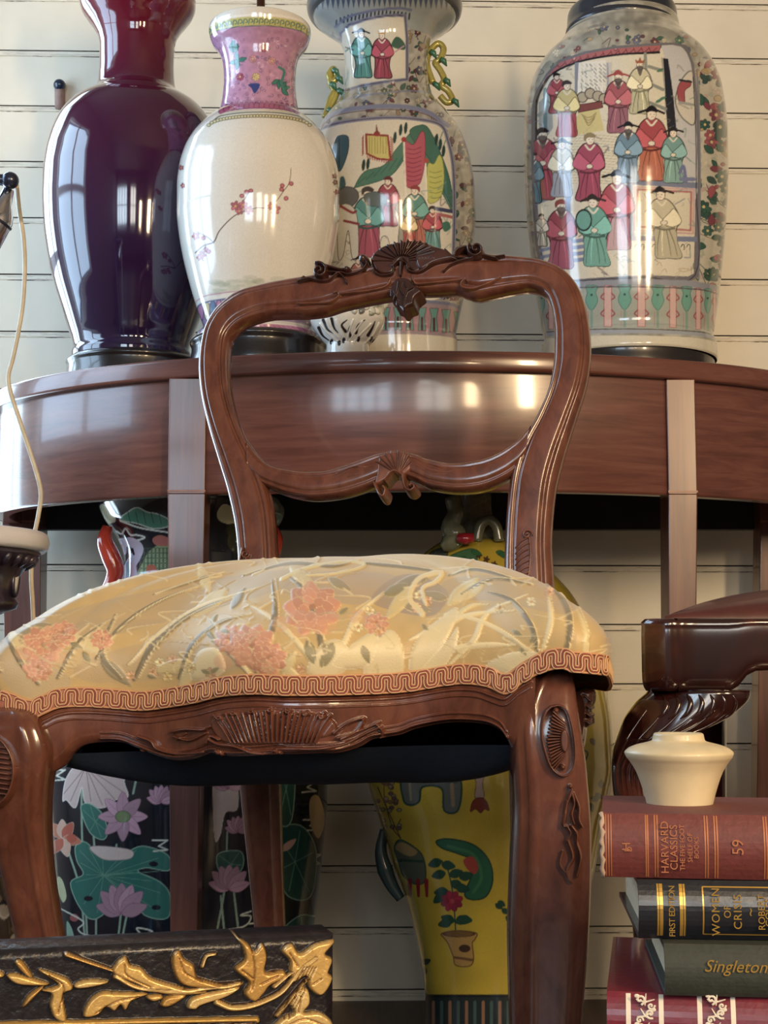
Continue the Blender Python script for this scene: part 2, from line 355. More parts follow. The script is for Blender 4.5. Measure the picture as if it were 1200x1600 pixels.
def shiplap():
    z0 = .55+1.0717; k = .1003; zs = []; cs = []; ys = []
    i = -9
    while True:
        z = z0-k*i; i += 1
        if z < -.02: break
        if z > 2.7: continue
        # from the top of a gap downward: gap, lip, shallow second line
        for dz, dy, c in ((.0022, 0, (0, 0)), (.0020, .006, (.5, 1)), (.0, .006, (.5, 1)), (-.0002, 0, (.25, 0)), (-.0085, 0, (.2, 0)), (-.0089, .0018, (1, .12)), (-.0099, .0018, (1, .12)), (-.0103, 0, (.2, 0)), (-.013, 0, (0, 0)), (-.09, 0, (0, 0))):
            zs.append(z+dz); ys.append(dy); cs.append(c)
    zs = np.array(zs); xs = np.linspace(-.735, 1.75, 120); rs = np.random.RandomState(3)
    V = np.zeros((len(zs), len(xs), 3)); V[..., 0] = xs; V[..., 2] = zs[:, None]; V[..., 1] = wally(xs)[None]+np.array(ys)[:, None] if False else (2.5+xs*math.tan(WA))[None]+np.array(ys)[:, None]
    C = np.zeros((len(zs), len(xs), 4)); C[..., 0] = np.array([c[0] for c in cs])[:, None]; C[..., 1] = np.array([c[1] for c in cs])[:, None]; C[..., 3] = 1
    o = grid('wall_back', V, WALL, None, C, flip=True, smooth=False); tag(o, kind='structure'); return o
shiplap()
tag(MB().box((-1.5, -2.7, -.06), (1.8, 2.62, 0)).build('floor', FLR), kind='structure')
tag(MB().box((-1.5, -2.7, 2.6), (1.8, 2.62, 2.66)).build('ceiling', PLA), kind='structure')
tag(MB().box((1.74, -2.7, 0), (1.8, 2.62, 2.6)).build('wall_right', PLA), kind='structure')
m = MB()  
m.box((-1.46, -2.7, 0), (-1.4, 1.36, 2.6)).box((-1.46, 2.24, 0), (-1.4, 2.6, 2.6)).box((-1.46, 1.36, 0), (-1.4, 2.24, .86)).box((-1.46, 1.36, 2.04), (-1.4, 2.24, 2.6))
tag(m.build('wall_left', PLA), kind='structure')
m = MB()
m.box((-1.5, -2.66, 0), (1.8, -2.6, .94)).box((-1.5, -2.66, 2.06), (1.8, -2.6, 2.6))
m.box((-1.5, -2.66, .94), (-1.28, -2.6, 2.06)).box((-.32, -2.66, .94), (.02, -2.6, 2.06)).box((.58, -2.66, .94), (1.8, -2.6, 2.06))
tag(m.build('wall_front', PLA), kind='structure')
GLS, nt, b_ = pmat('window_glass', (.9, .95, 1), .02); b_.inputs['Transmission Weight'].default_value = 1
def window(name, axis, c, lo, hi, z0, z1, nb):
    m = MB(); g = MB()
    def bx(a0, a1, za, zb, t=.03):
        if axis == 'x': m.box((c, a0, za), (c+t, a1, zb))
        else: m.box((a0, c, za), (a1, c+t, zb))
    for i in range(nb+1):
        a = lo+(hi-lo)*i/nb; bx(a-.02, a+.02, z0, z1)
    for z in (z0, (z0+z1)/2, z1): bx(lo, hi, z-.02, z+.02, .028)
    o = m.build(name, WHT); tag(o, kind='structure')
    if axis == 'x': g.box((c-.05, lo, z0), (c-.046, hi, z1))
    else: g.box((lo, c+(-.12 if c < 0 else .08), z0), (hi, c+(-.116 if c < 0 else .084), z1))
    g.build('window_glass', GLS, o)
window('window_1', 'y', 2.452, -1.36, -.75, .38, 2.02, 2)
m = MB(); m.box((-1.4, 2.49, 0), (-.735, 2.56, .38)).box((-1.4, 2.49, 2.02), (-.735, 2.56, 2.6)).box((-1.4, 2.49, .38), (-1.36, 2.56, 2.02)); tag(m.build('wall_back', PLA), kind='structure')
window('fill_window', 'x', -1.37, 1.36, 2.24, .86, 2.04, 2)  # unseen window frame, added round the cool fill light
window('window_2', 'y', -2.44, -1.28, -.32, .94, 2.06, 4)
window('window_3', 'y', -2.44, .02, .58, .94, 2.06, 2)
# ================================================================ TABLE
TX, TY, TA, TB, TZ = .055, 2.32, .675, .42, None
TZ = float(P(640, 547, 1.9)[2]); TTH = .0265; AZ = float(P(640, 766, 1.91)[2])
TBACK = 2.44
tbl = thing('demilune_table', (TX, 2.3, 0), 'half-round mahogany console table carrying the row of big vases', 'table')
def dshape(a, b, n=120, back=TBACK):
    t = np.linspace(0, math.pi, n); p = np.stack([TX-a*np.cos(t), TY-b*np.sin(t)], 1)
    return np.vstack([[TX-a, back], p, [TX+a, back]])
def slab(name, pts, z0, z1, mat, parent, r=.004):
    # closed outline slab with a softened edge
    c = pts.mean(0); rings = []
    for dz, off in ((z0, -r), (z0+r*.3, -r*.3), (z0+r, 0), (z1-r, 0), (z1-r*.3, -r*.3), (z1, -r)):
        d = pts-c; L = np.linalg.norm(d, axis=1)[:, None]; q = pts+d/L*off; rings.append(np.c_[q, np.full(len(q), dz)])
    V = np.array(rings); ny, n = V.shape[:2]; f = [tuple(q) for q in gridf(ny, n, True)]
    f.append(tuple(reversed(range(n)))); f.append(tuple(range((ny-1)*n, ny*n)))
    o = mesh(name, V, f, mat, parent, smooth=True)
    o.data.polygons.foreach_set('use_smooth', [len(p.vertices) == 4 for p in o.data.polygons]); return o
slab('table_top', dshape(TA, TB), TZ-TTH, TZ, WTB, tbl)
def shell(name, a, b, th, z0, z1, mat, t0=0, t1=math.pi, n=120):
    t = np.linspace(t0, t1, n); R = []
    for (aa, bb, z) in ((a, b, z1), (a, b, z0+.004), (a-.002, b-.002, z0), (a-th, b-th, z0), (a-th, b-th, z1)):
        R.append(np.stack([TX-aa*np.cos(t), TY-bb*np.sin(t), z+0*t], -1))
    o = grid(name, np.array(R), mat, tbl, smooth=False, wrap=False)
    o.data.polygons.foreach_set('use_smooth', [abs(p.normal.z) < .5 for p in o.data.polygons]); return o
shell('apron', TA-.014, TB-.014, .02, AZ, TZ-TTH, WTB)
for xa in (TX-TA+.012, TX+TA-.034): MB().box((xa, TY, AZ), (xa+.022, TBACK-.02, TZ-TTH)).build('apron_return', WTB, tbl)
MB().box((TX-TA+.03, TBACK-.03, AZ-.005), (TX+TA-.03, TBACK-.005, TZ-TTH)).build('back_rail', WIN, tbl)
def tleg(px0, px1, pxb0, pxb1, Yf, dep, name='leg', ztop=None):
    zt = TZ-TTH if ztop is None else ztop
    x0 = P(px0, 640, Yf)[0]; x1 = P(px1, 640, Yf)[0]; b0 = P(pxb0, 1460, Yf)[0]; b1 = P(pxb1, 1460, Yf)[0]
    zb = P(600, 1460, Yf)[2]; m = MB(); k = (zt-0)/(zt-zb)
    xb0 = x0+(b0-x0)*k; xb1 = x1+(b1-x1)*k
    for (za, zb_, xa0, xa1, xc0, xc1, d) in ((AZ, zt, x0, x1, x0, x1, dep),):
        m.box((x0, Yf, AZ), (x1, Yf+dep, zt))
    v = [(xb0, Yf+.006, 0), (xb1, Yf+.006, 0), (xb1, Yf+dep*.75, 0), (xb0, Yf+dep*.75, 0), (x0, Yf, AZ), (x1, Yf, AZ), (x1, Yf+dep, AZ), (x0, Yf+dep, AZ)]
    m.add(v, [(0,3,2,1),(0,1,5,4),(1,2,6,5),(2,3,7,6),(3,0,4,7)])
    o = m.build(name, WTL, tbl, bevel=.0015)
    # string inlay where the leg meets the apron edge
    MB().box((x0-.0004, Yf-.0006, AZ+.003), (x1+.0004, Yf+.0015, AZ+.0055)).build('inlay_line', plain('pale_stringing', (150, 100, 80), .4), o)
    return o
yl = lambda x, a=TA-.014, b=TB-.014: TY-b*math.sqrt(1-((x-TX)/a)**2)
xl = P(290, 640, 1.96)[0]; xr = P(1060, 640, 1.96)[0]
tleg(264, 322, 266, 307, yl(xl)-.012, .06); tleg(1042, 1087, 1046, 1084, yl(xr)-.012, .062)
tleg(8, 68, 14, 58, 2.37, .05, ztop=TZ-TTH); tleg(1184, 1240, 1180, 1225, 2.37, .05)
# ================================================================ VASES
def smooth_prof(prof, step):
    pr = np.array(sorted(prof), float); y = pr[:, 0]; h = pr[:, 1]; d = np.diff(h)/np.diff(y)
    m_ = np.r_[d[0], [(0 if a*b <= 0 else 2*a*b/(a+b)) for a, b in zip(d[:-1], d[1:])], d[-1]]
    yy = np.arange(y[0], y[-1]+step*.5, step); yy[-1] = y[-1]; i = np.clip(np.searchsorted(y, yy)-1, 0, len(y)-2); L = y[i+1]-y[i]; t = (yy-y[i])/L
    hh = (2*t**3-3*t*t+1)*h[i]+(t**3-2*t*t+t)*L*m_[i]+(-2*t**3+3*t*t)*h[i+1]+(t**3-t*t)*L*m_[i+1]
    return yy, hh
def vase_part(name, root, xc, Yc, prof, mat, cv=None, step=1.15, tilt=0, z0=None, n=None, closed=True, sat=.68):
    """lathe from a list of (height mark, half width) measured along the vase; decoration canvas wraps round it"""
    yy, hh = smooth_prof(prof, step); A = P(np.full(len(yy), float(xc)), yy, Yc)
    zp = A[:, 1]*CT+(A[:, 2]-.55)*ST; r = np.maximum(hh, .5)/F_PX*zp; X0 = A[np.argmax(hh), 0]; z = A[:, 2]
    if n is None: n = int(max(r)*2*math.pi/(1.25*Yc/F_PX)) if cv is not None else 128
    # denser facing the room
    a = np.linspace(-1, 1, n, endpoint=False)*math.pi; beta = math.atan2(X0, Yc)
    phi = a
    def pos(ph, rr):
        dx = np.sin(ph)*rr[:, None]; dy = -np.cos(ph)*rr[:, None]
        c, s_ = math.cos(beta), math.sin(beta); x = X0+dx*c+dy*s_*1; y = Yc-dx*s_+dy*c; zz = z[:, None]+0*x
        if tilt:
            x = x-(zz-z0)*math.tan(math.radians(tilt))
        return np.stack([x, y, zz], -1)
    V = pos(phi, r); C = None
    if cv is not None:
        lim = math.radians(80); ab = np.abs(phi); f = np.where(ab <= lim, ab, np.where(ab <= 2*lim, 2*lim-ab, (ab-2*lim))); f = np.clip(f, 0, lim)*np.sign(phi)
        q = pos(f, r); px, py = proj(q); c = cv.samp(cv.c, px, py); g_ = c.mean(-1, keepdims=True); c = np.clip((g_+(c-g_)*sat)*(1+.014*np.random.randn(*g_.shape)), 0, 255); C = lin(c)
        if cv.h.max() > 0:
            hgt = cv.samp(cv.h, px, py); V = V+hgt[..., None]*np.stack([(V[..., 0]-X0), (V[..., 1]-Yc), 0*V[..., 0]], -1)/r[:, None, None]
    ny = len(yy); fc = gridf(ny, n, True)
    if C is None or not closed:
        pass
    return mesh(name, V, np.ascontiguousarray(fc[:, ::-1]), mat, root, C)
def zt(y, Yc, xc=600): return float(P(xc, y, Yc)[2])
def vroot(name, xc, Yc, label, group=None, z=None):
    X = float(P(xc, 400, Yc)[0]); return thing(name, (X, Yc, TZ if z is None else z), label, 'vase', group=group)
def disc(name, root, X, Y, z, r, mat, t=.003):
    return lathe(name, [(r, z-t), (r, z)], X, Y, mat, root, 48)
# ---- 1 oxblood vase
Y1 = 2.19; zy = float(proj((0, Y1, TZ))[1])
r1 = vroot('baluster_vase', 210, Y1, 'tall glossy purple oxblood glazed vase at the left end of the table top')
OX, nt, b_ = pmat('oxblood_glaze', rough=.06, coat=.8)
tc = nd(nt, 'ShaderNodeTexCoord'); sx = nd(nt, 'ShaderNodeSeparateXYZ'); nt.links.new(tc.outputs['Object'], sx.inputs[0])
mr = nd(nt, 'ShaderNodeMapRange'); mr.inputs['From Min'].default_value = .0; mr.inputs['From Max'].default_value = .62; nt.links.new(sx.outputs[2], mr.inputs['Value'])
rr_ = ramp(nt, mr.outputs[0], [(.0, tuple(lin((26, 18, 50)))), (.35, tuple(lin((44, 21, 54)))), (.7, tuple(lin((66, 20, 48)))), (1, tuple(lin((108, 24, 40))))])
nt.links.new(rr_.outputs[0], b_.inputs['Base Color']); n_ = tex(nt, 9, (1, 1, .35), 2); bump(nt, b_, n_.outputs[0], .25, .004)
P1 = [(-34, 40), (-33, 82), (-25, 84), (-18, 80), (-5, 86), (0, 90), (10, 89.5), (20, 86), (33, 77), (45, 68), (60, 60.5), (75, 58), (100, 57.5), (125, 59), (140, 62), (150, 70), (158, 84), (170, 101), (185, 114), (200, 123), (225, 132), (250, 137.5), (280, 140.5), (310, 141), (350, 139), (400, 132), (450, 120), (490, 107), (520, 97), (535, 92), (546, 90), (556, 93), (562, 93)]
vase_part('body', r1, 210, Y1, P1, OX, step=2, n=160)
vase_part('stand', r1, 210, Y1, [(562, 94), (565, 102), (570, 106), (576, 104), (zy-1, 108), (zy, 106), (zy+.3, 2)], WST, step=.8)
# ---- 2 pink necked vase
Y2 = 2.035; zy = float(proj((0, Y2, TZ))[1])
r2 = vroot('famille_rose_vase', 404, Y2, 'white vase with a pink scrolled neck and red blossom branch, beside the purple vase')
cv = Cv(270, 15, 540, 560, 1.8, (226, 218, 202)); cv.blot(.02, 80, 2)
pk = (196, 128, 168)
def arc(x0, x1, y, sag, n=14, wob=0):
    xs = np.linspace(x0, x1, n); c = (x0+x1)/2; w_ = (x1-x0)/2; return [(x, y-sag*math.sqrt(max(0, 1-((x-c)/w_)**2))+jit(wob)) for x in xs]
A0 = arc(322, 486, 62, 22); A1 = arc(344, 468, 182, 12)
cv.poly(A0+A1[::-1], pk, sm=False)
st = random.getstate(); random.seed(4)
cm = cv.mask(A0+A1[::-1], False); cv.clip = cm; cv.blot(.12, 9, 5)
for i in range(210):
    x, y = random.uniform(335, 475), random.uniform(60, 178); R = random.uniform(2, 4); t = random.random()*6
    cv.line([(x+R*(1-k/9)*math.cos(t+k*.75), y+R*(1-k/9)*math.sin(t+k*.75)) for k in range(8)], .8, random.choice([(128, 84, 140), (236, 190, 214), (150, 96, 130), (110, 90, 150)]), sm=False)
for x, y in [(368, 82), (437, 125), (440, 140), (360, 75), (372, 95)]:
    for k in range(3): leaf(cv, x, y, 14, random.random()*6.3, (52, 136, 122), .5, ol=(30, 70, 70))
for x, y in [(395, 92), (412, 75), (375, 120), (400, 120), (425, 95)]: flower(cv, x, y, 6, random.choice([(222, 140, 150), (190, 70, 110), (226, 190, 120)]), n=8)
cv.poly([(388, 132), (402, 130), (406, 134), (398, 146), (393, 138)], (44, 60, 150)); cv.line([(436, 105), (444, 112), (440, 130), (446, 145)], 4, (60, 140, 130))
cv.clip = None
B0 = arc(322, 486, 48, 22); cv.poly(B0+[(486, 62)]+arc(322, 486, 62, 22)[::-1], (206, 196, 96), sm=False)
for i, x in enumerate(np.linspace(326, 482, 20)):
    y = 55-22*math.sqrt(max(0, 1-((x-404)/82)**2)); cv.line([(x-3, y+4), (x-2, y-3), (x+2, y-3), (x+3, y+1), (x, y+2)], 1.4, (60, 120, 120))
cv.line(arc(322, 486, 46, 23), 3, (240, 232, 214))
cv.line(arc(322, 486, 62, 22), 1.2, (60, 100, 110))
for i, x in enumerate(np.linspace(346, 464, 16)):
    y = 176-12*math.sqrt(max(0, 1-((x-405)/62)**2)); cv.poly([(x-4, y+4), (x-3, y-3), (x, y-6), (x+3, y-3), (x+4, y+4)], (186, 74, 120), ol=(110, 40, 80))
cv.line(arc(336, 474, 186, 14), 2.4, (208, 200, 170)); cv.line(arc(330, 480, 191, 16), 1.6, (90, 110, 90))
for i, x in enumerate(np.linspace(326, 484, 34)):
    y = 198-17*math.sqrt(max(0, 1-((x-405)/80)**2)); cv.ell(x, y, 3, 2.4, 0, (220, 206, 150), ol=(110, 104, 60), ow=1)
# blossom branch
br = (104, 74, 66)
cv.line([(305, 395), (318, 384), (334, 378), (342, 362), (356, 346), (372, 334), (400, 325), (420, 325), (432, 314), (442, 300), (452, 285), (455, 262)], 1.9, br, w2=.8)
cv.line([(372, 334), (378, 318), (392, 296)], 1.2, br); cv.line([(322, 384), (312, 398), (318, 408)], 1.2, br); cv.line([(334, 380), (326, 372), (308, 362)], 1.2, br); cv.line([(442, 300), (440, 290)], 1, br)
for x, y, R in [(368, 322, 8), (380, 320, 7), (388, 328, 7), (374, 330, 6), (430, 327, 8), (424, 322, 6), (306, 369, 6), (316, 398, 6), (312, 402, 5)]: flower(cv, x, y, R, (204, 96, 110), (226, 180, 90), 5)
for x, y in [(385, 300), (392, 298), (378, 306), (441, 290), (455, 287), (447, 310), (440, 296), (322, 390), (318, 372), (326, 393)]: cv.ell(x, y, 3.2, 3, 0, (212, 104, 116), ol=(130, 40, 60))
for i in range(70): x, y = random.uniform(335, 440), random.gauss(447, 7); cv.ell(x, y, random.uniform(5, 14), random.uniform(2, 5), 0, random.choice([(150, 168, 130), (120, 140, 104), (186, 190, 150)]), a=.16)
for x, y in [(283, 262), (286, 290), (523, 275), (524, 285), (526, 300)]: flower(cv, x, y, 4, (190, 90, 90), n=5)
L0 = arc(300, 508, 488, 22); cv.poly(L0+arc(312, 498, 520, 20)[::-1], (150, 120, 160), sm=False)
for i, x in enumerate(np.linspace(304, 504, 22)):
    y = 490-22*math.sqrt(max(0, 1-((x-404)/104)**2)); cv.poly([(x-4, y+2), (x, y-4), (x+4, y+2), (x+3.5, y+18), (x, y+24), (x-3.5, y+18)], [(86, 124, 168), (196, 120, 160), (206, 190, 120)][i % 3], ol=(70, 60, 100))
cv.line(arc(300, 508, 486, 22), 2.4, (84, 96, 150)); cv.line(arc(300, 508, 476, 22), 1.4, (196, 120, 150))
cv.poly(arc(310, 500, 524, 18)+arc(310, 500, 545, 18)[::-1], (190, 106, 150), sm=False)
for x in np.linspace(312, 498, 26): cv.line([(x-4, 522-14*math.sqrt(max(0, 1-((x-404)/98)**2))), (x+4, 512-14*math.sqrt(max(0, 1-((x-404)/98)**2))+16)], .8, (150, 70, 110))
random.setstate(st)
P2 = [(42, 30), (43, 72), (45, 78.5), (52, 79.5), (60, 78), (70, 74), (80, 66), (92, 60), (108, 57), (128, 56), (150, 57.5), (168, 60.5), (180, 64), (187, 74), (195, 84), (205, 94), (220, 106), (240, 116.5), (265, 123.5), (295, 126.5), (335, 126.5), (365, 123.5), (400, 117.5), (440, 107.5), (475, 97), (500, 88), (513, 84), (520, 88), (526, 94), (532, 94)]
vase_part('body', r2, 404, Y2, P2, PORC, cv)
vase_part('stand', r2, 404, Y2, [(532, 96), (534, 102), (540, 107), (548, 104), (zy-2, 108), (zy, 106), (zy+.3, 2)], WST, step=.8)
x2 = float(P(404, 40, Y2)[0])
m = MB(); vs = [(0.030, zt(47, Y2)), (.030, zt(42, Y2)), (.010, zt(40, Y2)), (.008, zt(30, Y2)), (.009, zt(22, Y2)), (.006, zt(14, Y2)), (.006, zt(-30, Y2))]
lathe('lamp_stem', [(r_, z_) for r_, z_ in vs], r2.location.x, Y2, plain('bronze', (92, 60, 44), .35, .8), r2, 24)
# ---- 3 famille rose vase with handles
Y3 = 2.20; zy = float(proj((0, Y3, TZ))[1]); T3 = 2.0
r3 = vroot('famille_rose_vase', 622, Y3, 'flaring-rim vase with gilt handles and painted banner scene, behind the chair crest')
cv = Cv(470, -20, 750, 560, 1.8, (164, 160, 146)); cv.blot(.28, 12, 8)
FR = [(60, 112, 92), (150, 70, 84), (190, 160, 120), (84, 130, 110), (120, 60, 80), (96, 104, 140), (216, 206, 176)]
floral(cv, cv.mask([(470, 20), (750, 20), (750, 470), (470, 470)], False), 900, [dk(q, .8) for q in FR], (3, 8), 5)
# flare of the rim
cv.poly([(480, -20), (730, -20), (730, 40), (680, 58), (600, 30), (545, 40), (520, 60), (480, 50)], (150, 158, 156), sm=False)
for x in np.linspace(488, 722, 30): cv.poly([(x-4, -6), (x, 12+4*abs(x-600)/120), (x+4, -6)], (72, 88, 112), sm=False)
for x in np.linspace(526, 640, 20): y = 30-22*math.sqrt(max(0, 1-((x-600)/80)**2))+10; cv.line([(x, y), (x-1, y+9)], 2.6, (50, 64, 84))
cv.line([(524, 42), (545, 26), (580, 17), (620, 13), (642, 16)], 4, (104, 112, 150))
# neck panel
NP = [(532, 52), (545, 39), (575, 29), (605, 24), (633, 24), (636, 60), (636, 124), (600, 128), (565, 134), (538, 142), (532, 100)]
cv.poly(NP, (216, 208, 184), sm=False); cv.line(NP+NP[:1], 5, (118, 124, 160), sm=False); cv.line(NP+NP[:1], 1, (70, 50, 60), sm=False)
fig(cv, 568, 120, 74, (74, 152, 142), (28, 32, 60), -.05, hatc='wing'); fig(cv, 598, 121, 72, (172, 56, 80), (206, 160, 90), -.02, hatc='crown', side=-1)
cv.poly([(612, 72), (618, 58), (626, 60), (633, 70), (631, 78)], (60, 104, 84)); cv.line([(616, 82), (631, 72)], 2, (196, 140, 160)); cv.line([(540, 80), (556, 68)], 3, (70, 140, 130)); cv.line([(540, 74), (552, 78)], 2, (60, 60, 70))
cv.line([(505, 184), (530, 160), (575, 148), (640, 142), (670, 145)], 3, (120, 128, 168), a=.7); cv.line([(503, 192), (530, 174), (600, 166), (660, 172), (700, 196)], 7, (118, 126, 166)); cv.line([(503, 196), (530, 179), (600, 171), (660, 177), (694, 197)], 1, (90, 50, 60))
# main panel
MP = [(470, 300), (486, 215), (504, 200), (540, 190), (600, 184), (650, 186), (688, 195), (700, 220), (708, 260), (710, 320), (709, 380), (706, 440), (690, 466), (600, 474), (500, 476), (470, 470)]
cv.poly(MP, (216, 208, 186)); cv.clip = cv.mask(MP)
cv.poly([(555, 290), (570, 268), (600, 258), (620, 232), (650, 200), (668, 200), (690, 250), (708, 330), (690, 300), (660, 250), (640, 240), (610, 275), (560, 292)], (70, 128, 104), ol=(40, 80, 66))
for i in range(12): cv.line([(560+i*12, 286-i*5), (572+i*12, 276-i*7)], 1.6, (40, 96, 80), a=.6)
cv.poly([(640, 205), (655, 196), (672, 204), (700, 270), (708, 320), (700, 312), (672, 250), (650, 225)], (58, 116, 98), ol=(40, 80, 66))
for x, y in [(617, 215), (626, 203), (634, 200), (682, 218), (688, 226), (693, 236), (568, 258), (575, 256)]: cv.ell(x, y, 2.6, 9, .1, (34, 66, 60))
cv.poly([(524, 220), (530, 212), (544, 214), (543, 240), (530, 268), (520, 240)], (50, 92, 110), ol=(30, 50, 60)); cv.line([(530, 216), (530, 262)], 2, (30, 60, 76)); cv.poly([(531, 280), (537, 276), (540, 290), (532, 305)], (50, 92, 110))
cv.poly([(572, 210), (606, 212), (610, 250), (590, 248), (573, 240)], (212, 198, 100), sm=False, ol=(160, 50, 40), ow=3)
for x in np.linspace(577, 603, 7): cv.line([(x, 214), (x, 240)], .9, (150, 140, 60))
for k in range(10): cv.line([(570-2, 212+k*3), (566, 216+k*3)], 1.2, (170, 50, 40)); cv.line([(610, 214+k*3.6), (614, 219+k*3.6)], 1.2, (170, 50, 40)); cv.line([(574+k*3.6, 243+k*.8), (575+k*3.6, 248+k*.8)], 1.2, (170, 50, 40))
cv.ell(589, 209, 5, 4, 0, (170, 50, 40)); cv.line([(589, 206), (588, 195)], 4, (130, 60, 50), w2=1)
cv.poly([(632, 224), (646, 226), (658, 206), (664, 212), (664, 250), (658, 282), (650, 290), (634, 288)], (196, 74, 98), ol=(130, 40, 60))
for y in range(232, 286, 7): cv.line([(636, y), (646, y+2), (658, y-2)], 1, (140, 40, 66))
cv.line([(631, 220), (635, 320)], 2.6, (232, 222, 204)); cv.ell(631, 218, 4, 4, 0, (180, 40, 40))
cv.poly([(668, 258), (678, 256), (686, 242), (692, 252), (694, 280), (690, 304), (680, 316), (668, 312)], (196, 200, 84), ol=(120, 130, 40))
for y in range(268, 310, 8): cv.line([(671, y), (680, y+2), (690, y-1)], 1, (130, 140, 50))
cv.line([(665, 252), (667, 324)], 2.4, (232, 222, 204)); cv.ell(666, 251, 4, 4, 0, (190, 70, 60))
random.seed(22)
for i in range(150):
    x, y = random.uniform(500, 705), random.uniform(290, 470); cv.line([(x, y), (x+jit(8), y+jit(6)), (x+jit(12), y+jit(10))], random.choice([.8, 1.2, 2]), random.choice([(110, 122, 150), (140, 136, 120), (96, 84, 84), (120, 150, 140)]), a=.5)
cv.poly([(585, 322), (600, 318), (622, 320), (628, 345), (622, 372), (624, 400), (612, 400), (606, 372), (596, 372), (590, 400), (580, 400), (582, 350)], (222, 214, 196), ol=(90, 80, 80))
cv.poly([(612, 316), (626, 316), (632, 340), (630, 380), (622, 380), (624, 340)], (140, 140, 128), ol=(70, 70, 70))
fig(cv, 606, 352, 76, (176, 62, 78), (110, 40, 44), 0, hatc='round', side=-1)
fig(cv, 575, 400, 108, (74, 150, 148), (70, 60, 60), .0, (180, 70, 98), hatc='round'); cv.poly([(570, 304), (590, 300), (604, 310), (598, 322), (574, 320)], (90, 104, 104), ol=(50, 60, 60))
cv.poly([(524, 304), (540, 292), (556, 296), (560, 310), (545, 326), (530, 325)], (96, 96, 96), ol=(40, 40, 44)); cv.poly([(530, 325), (556, 330), (560, 400), (550, 402), (544, 360), (536, 400), (528, 400)], (206, 200, 182), ol=(80, 70, 70)); cv.line([(532, 322), (550, 332), (556, 330)], 4, (160, 50, 60)); cv.line([(538, 345), (560, 350)], 4, (150, 50, 60))
fig(cv, 648, 378, 88, (78, 152, 142), (160, 60, 60), 0, (200, 100, 80), hatc='round', side=-1); fig(cv, 676, 388, 66, (186, 62, 76), (60, 50, 50), 0, (96, 160, 160), hatc='round'); fig(cv, 640, 385, 56, (206, 178, 120), (150, 50, 50), 0, (190, 60, 60), hatc='round')
cv.poly([(690, 350), (700, 346), (704, 356), (695, 362)], (60, 120, 100)); cv.line([(680, 326), (710, 331)], 6, (60, 64, 104)); cv.line([(680, 334), (710, 340)], 5, (186, 90, 90))
fig(cv, 560, 462, 60, (176, 90, 90), lean=0); fig(cv, 620, 462, 55, (70, 140, 140)); fig(cv, 670, 455, 55, (180, 60, 80))
cv.clip = None
cv.line(MP[1:13], 6, (124, 132, 168)); cv.line(MP[1:13], 1.2, (80, 50, 60))
# foot band
FB = arc(528, 724, 486, 14); cv.poly(FB+arc(536, 714, 540, 14)[::-1], (150, 128, 138), sm=False)
cv.line(arc(528, 724, 484, 14), 5, (110, 112, 150))
for i, x in enumerate(np.linspace(546, 716, 10)):
    y = 492-12*math.sqrt(max(0, 1-((x-628)/96)**2)); dx = (600-x)*.0
    cv.poly([(x-7, y), (x+7, y), (x+4, y+14), (x+6, y+36), (x-6, y+36), (x-4, y+14)], (86, 150, 140), sm=False, ol=(120, 50, 70)); cv.line([(x, y+16), (x, y+34)], 3.4, (90, 40, 50)); cv.line([(x+9, y), (x+9, y+36)], 2, (196, 110, 120))
cv.poly(arc(530, 722, 534, 12)+arc(530, 722, 560, 12)[::-1], (206, 198, 176), sm=False)
P3 = [(6, 60), (7, 100), (8.5, 116), (14, 118.5), (22, 116), (32, 108), (42, 95), (53, 81), (64, 72), (80, 66.5), (100, 65), (120, 65), (136, 67), (152, 72), (168, 82), (186, 97), (206, 110), (230, 120), (260, 127), (300, 131), (335, 131), (370, 128), (410, 121), (450, 112), (480, 104), (510, 96.5), (526, 93), (532, 95), (zy-1, 94), (zy, 92), (zy+.3, 2)]
zb3 = TZ
vase_part('body', r3, 622, Y3, P3, PORC, cv, tilt=T3, z0=zb3)
DKR = plain('dark_bronze_rim', (52, 56, 66), .3, .1, .5)
vase_part('rim_band', r3, 622, Y3, [(3, 60), (4, 112), (6, 119), (12, 121.5), (19, 120.5), (25, 117), (29, 111)], DKR, step=1, n=96, tilt=T3, z0=zb3)
GH = plain('gilt_green_glaze', (176, 164, 84), .2, .25, .6); GG = plain('green_glaze', (60, 110, 84), .2, 0, .6)
for pts, key, Yh in (([(677, 130), (670, 112), (667, 96), (672, 80), (684, 68), (693, 76), (688, 92), (680, 98), (688, 110), (694, 124), (690, 134), (700, 142), (707, 156), (698, 160), (688, 150)], 'r', Y3-.0),
                     ([(520, 108), (514, 118), (519, 128), (526, 120), (522, 108), (517, 112), (516, 130), (522, 142), (516, 156), (512, 170), (508, 184), (520, 160), (528, 140)], 'l', Y3)):
    p = np.array(cat(pts, 6)); w = P(p[:, 0], p[:, 1], Yh); V, Fc = tube_vf(w, .0052, 8)
    h_ = mesh('handle', V, Fc, GH, r3)
    d = P([q[0] for q in pts[::3]], [q[1] for q in pts[::3]], Yh-.006)
    V, Fc = [], []
    for k, c in enumerate(d):
        a, f = tube_vf(np.array([c, c+np.array([.006, -.001, -.004]), c+np.array([.01, 0, -.012])]), [.004, .005, .001], 6); Fc += [tuple(len(V)+i for i in q) for q in f]; V += list(a)
    mesh('leaf_sprig', V, Fc, GG, h_)
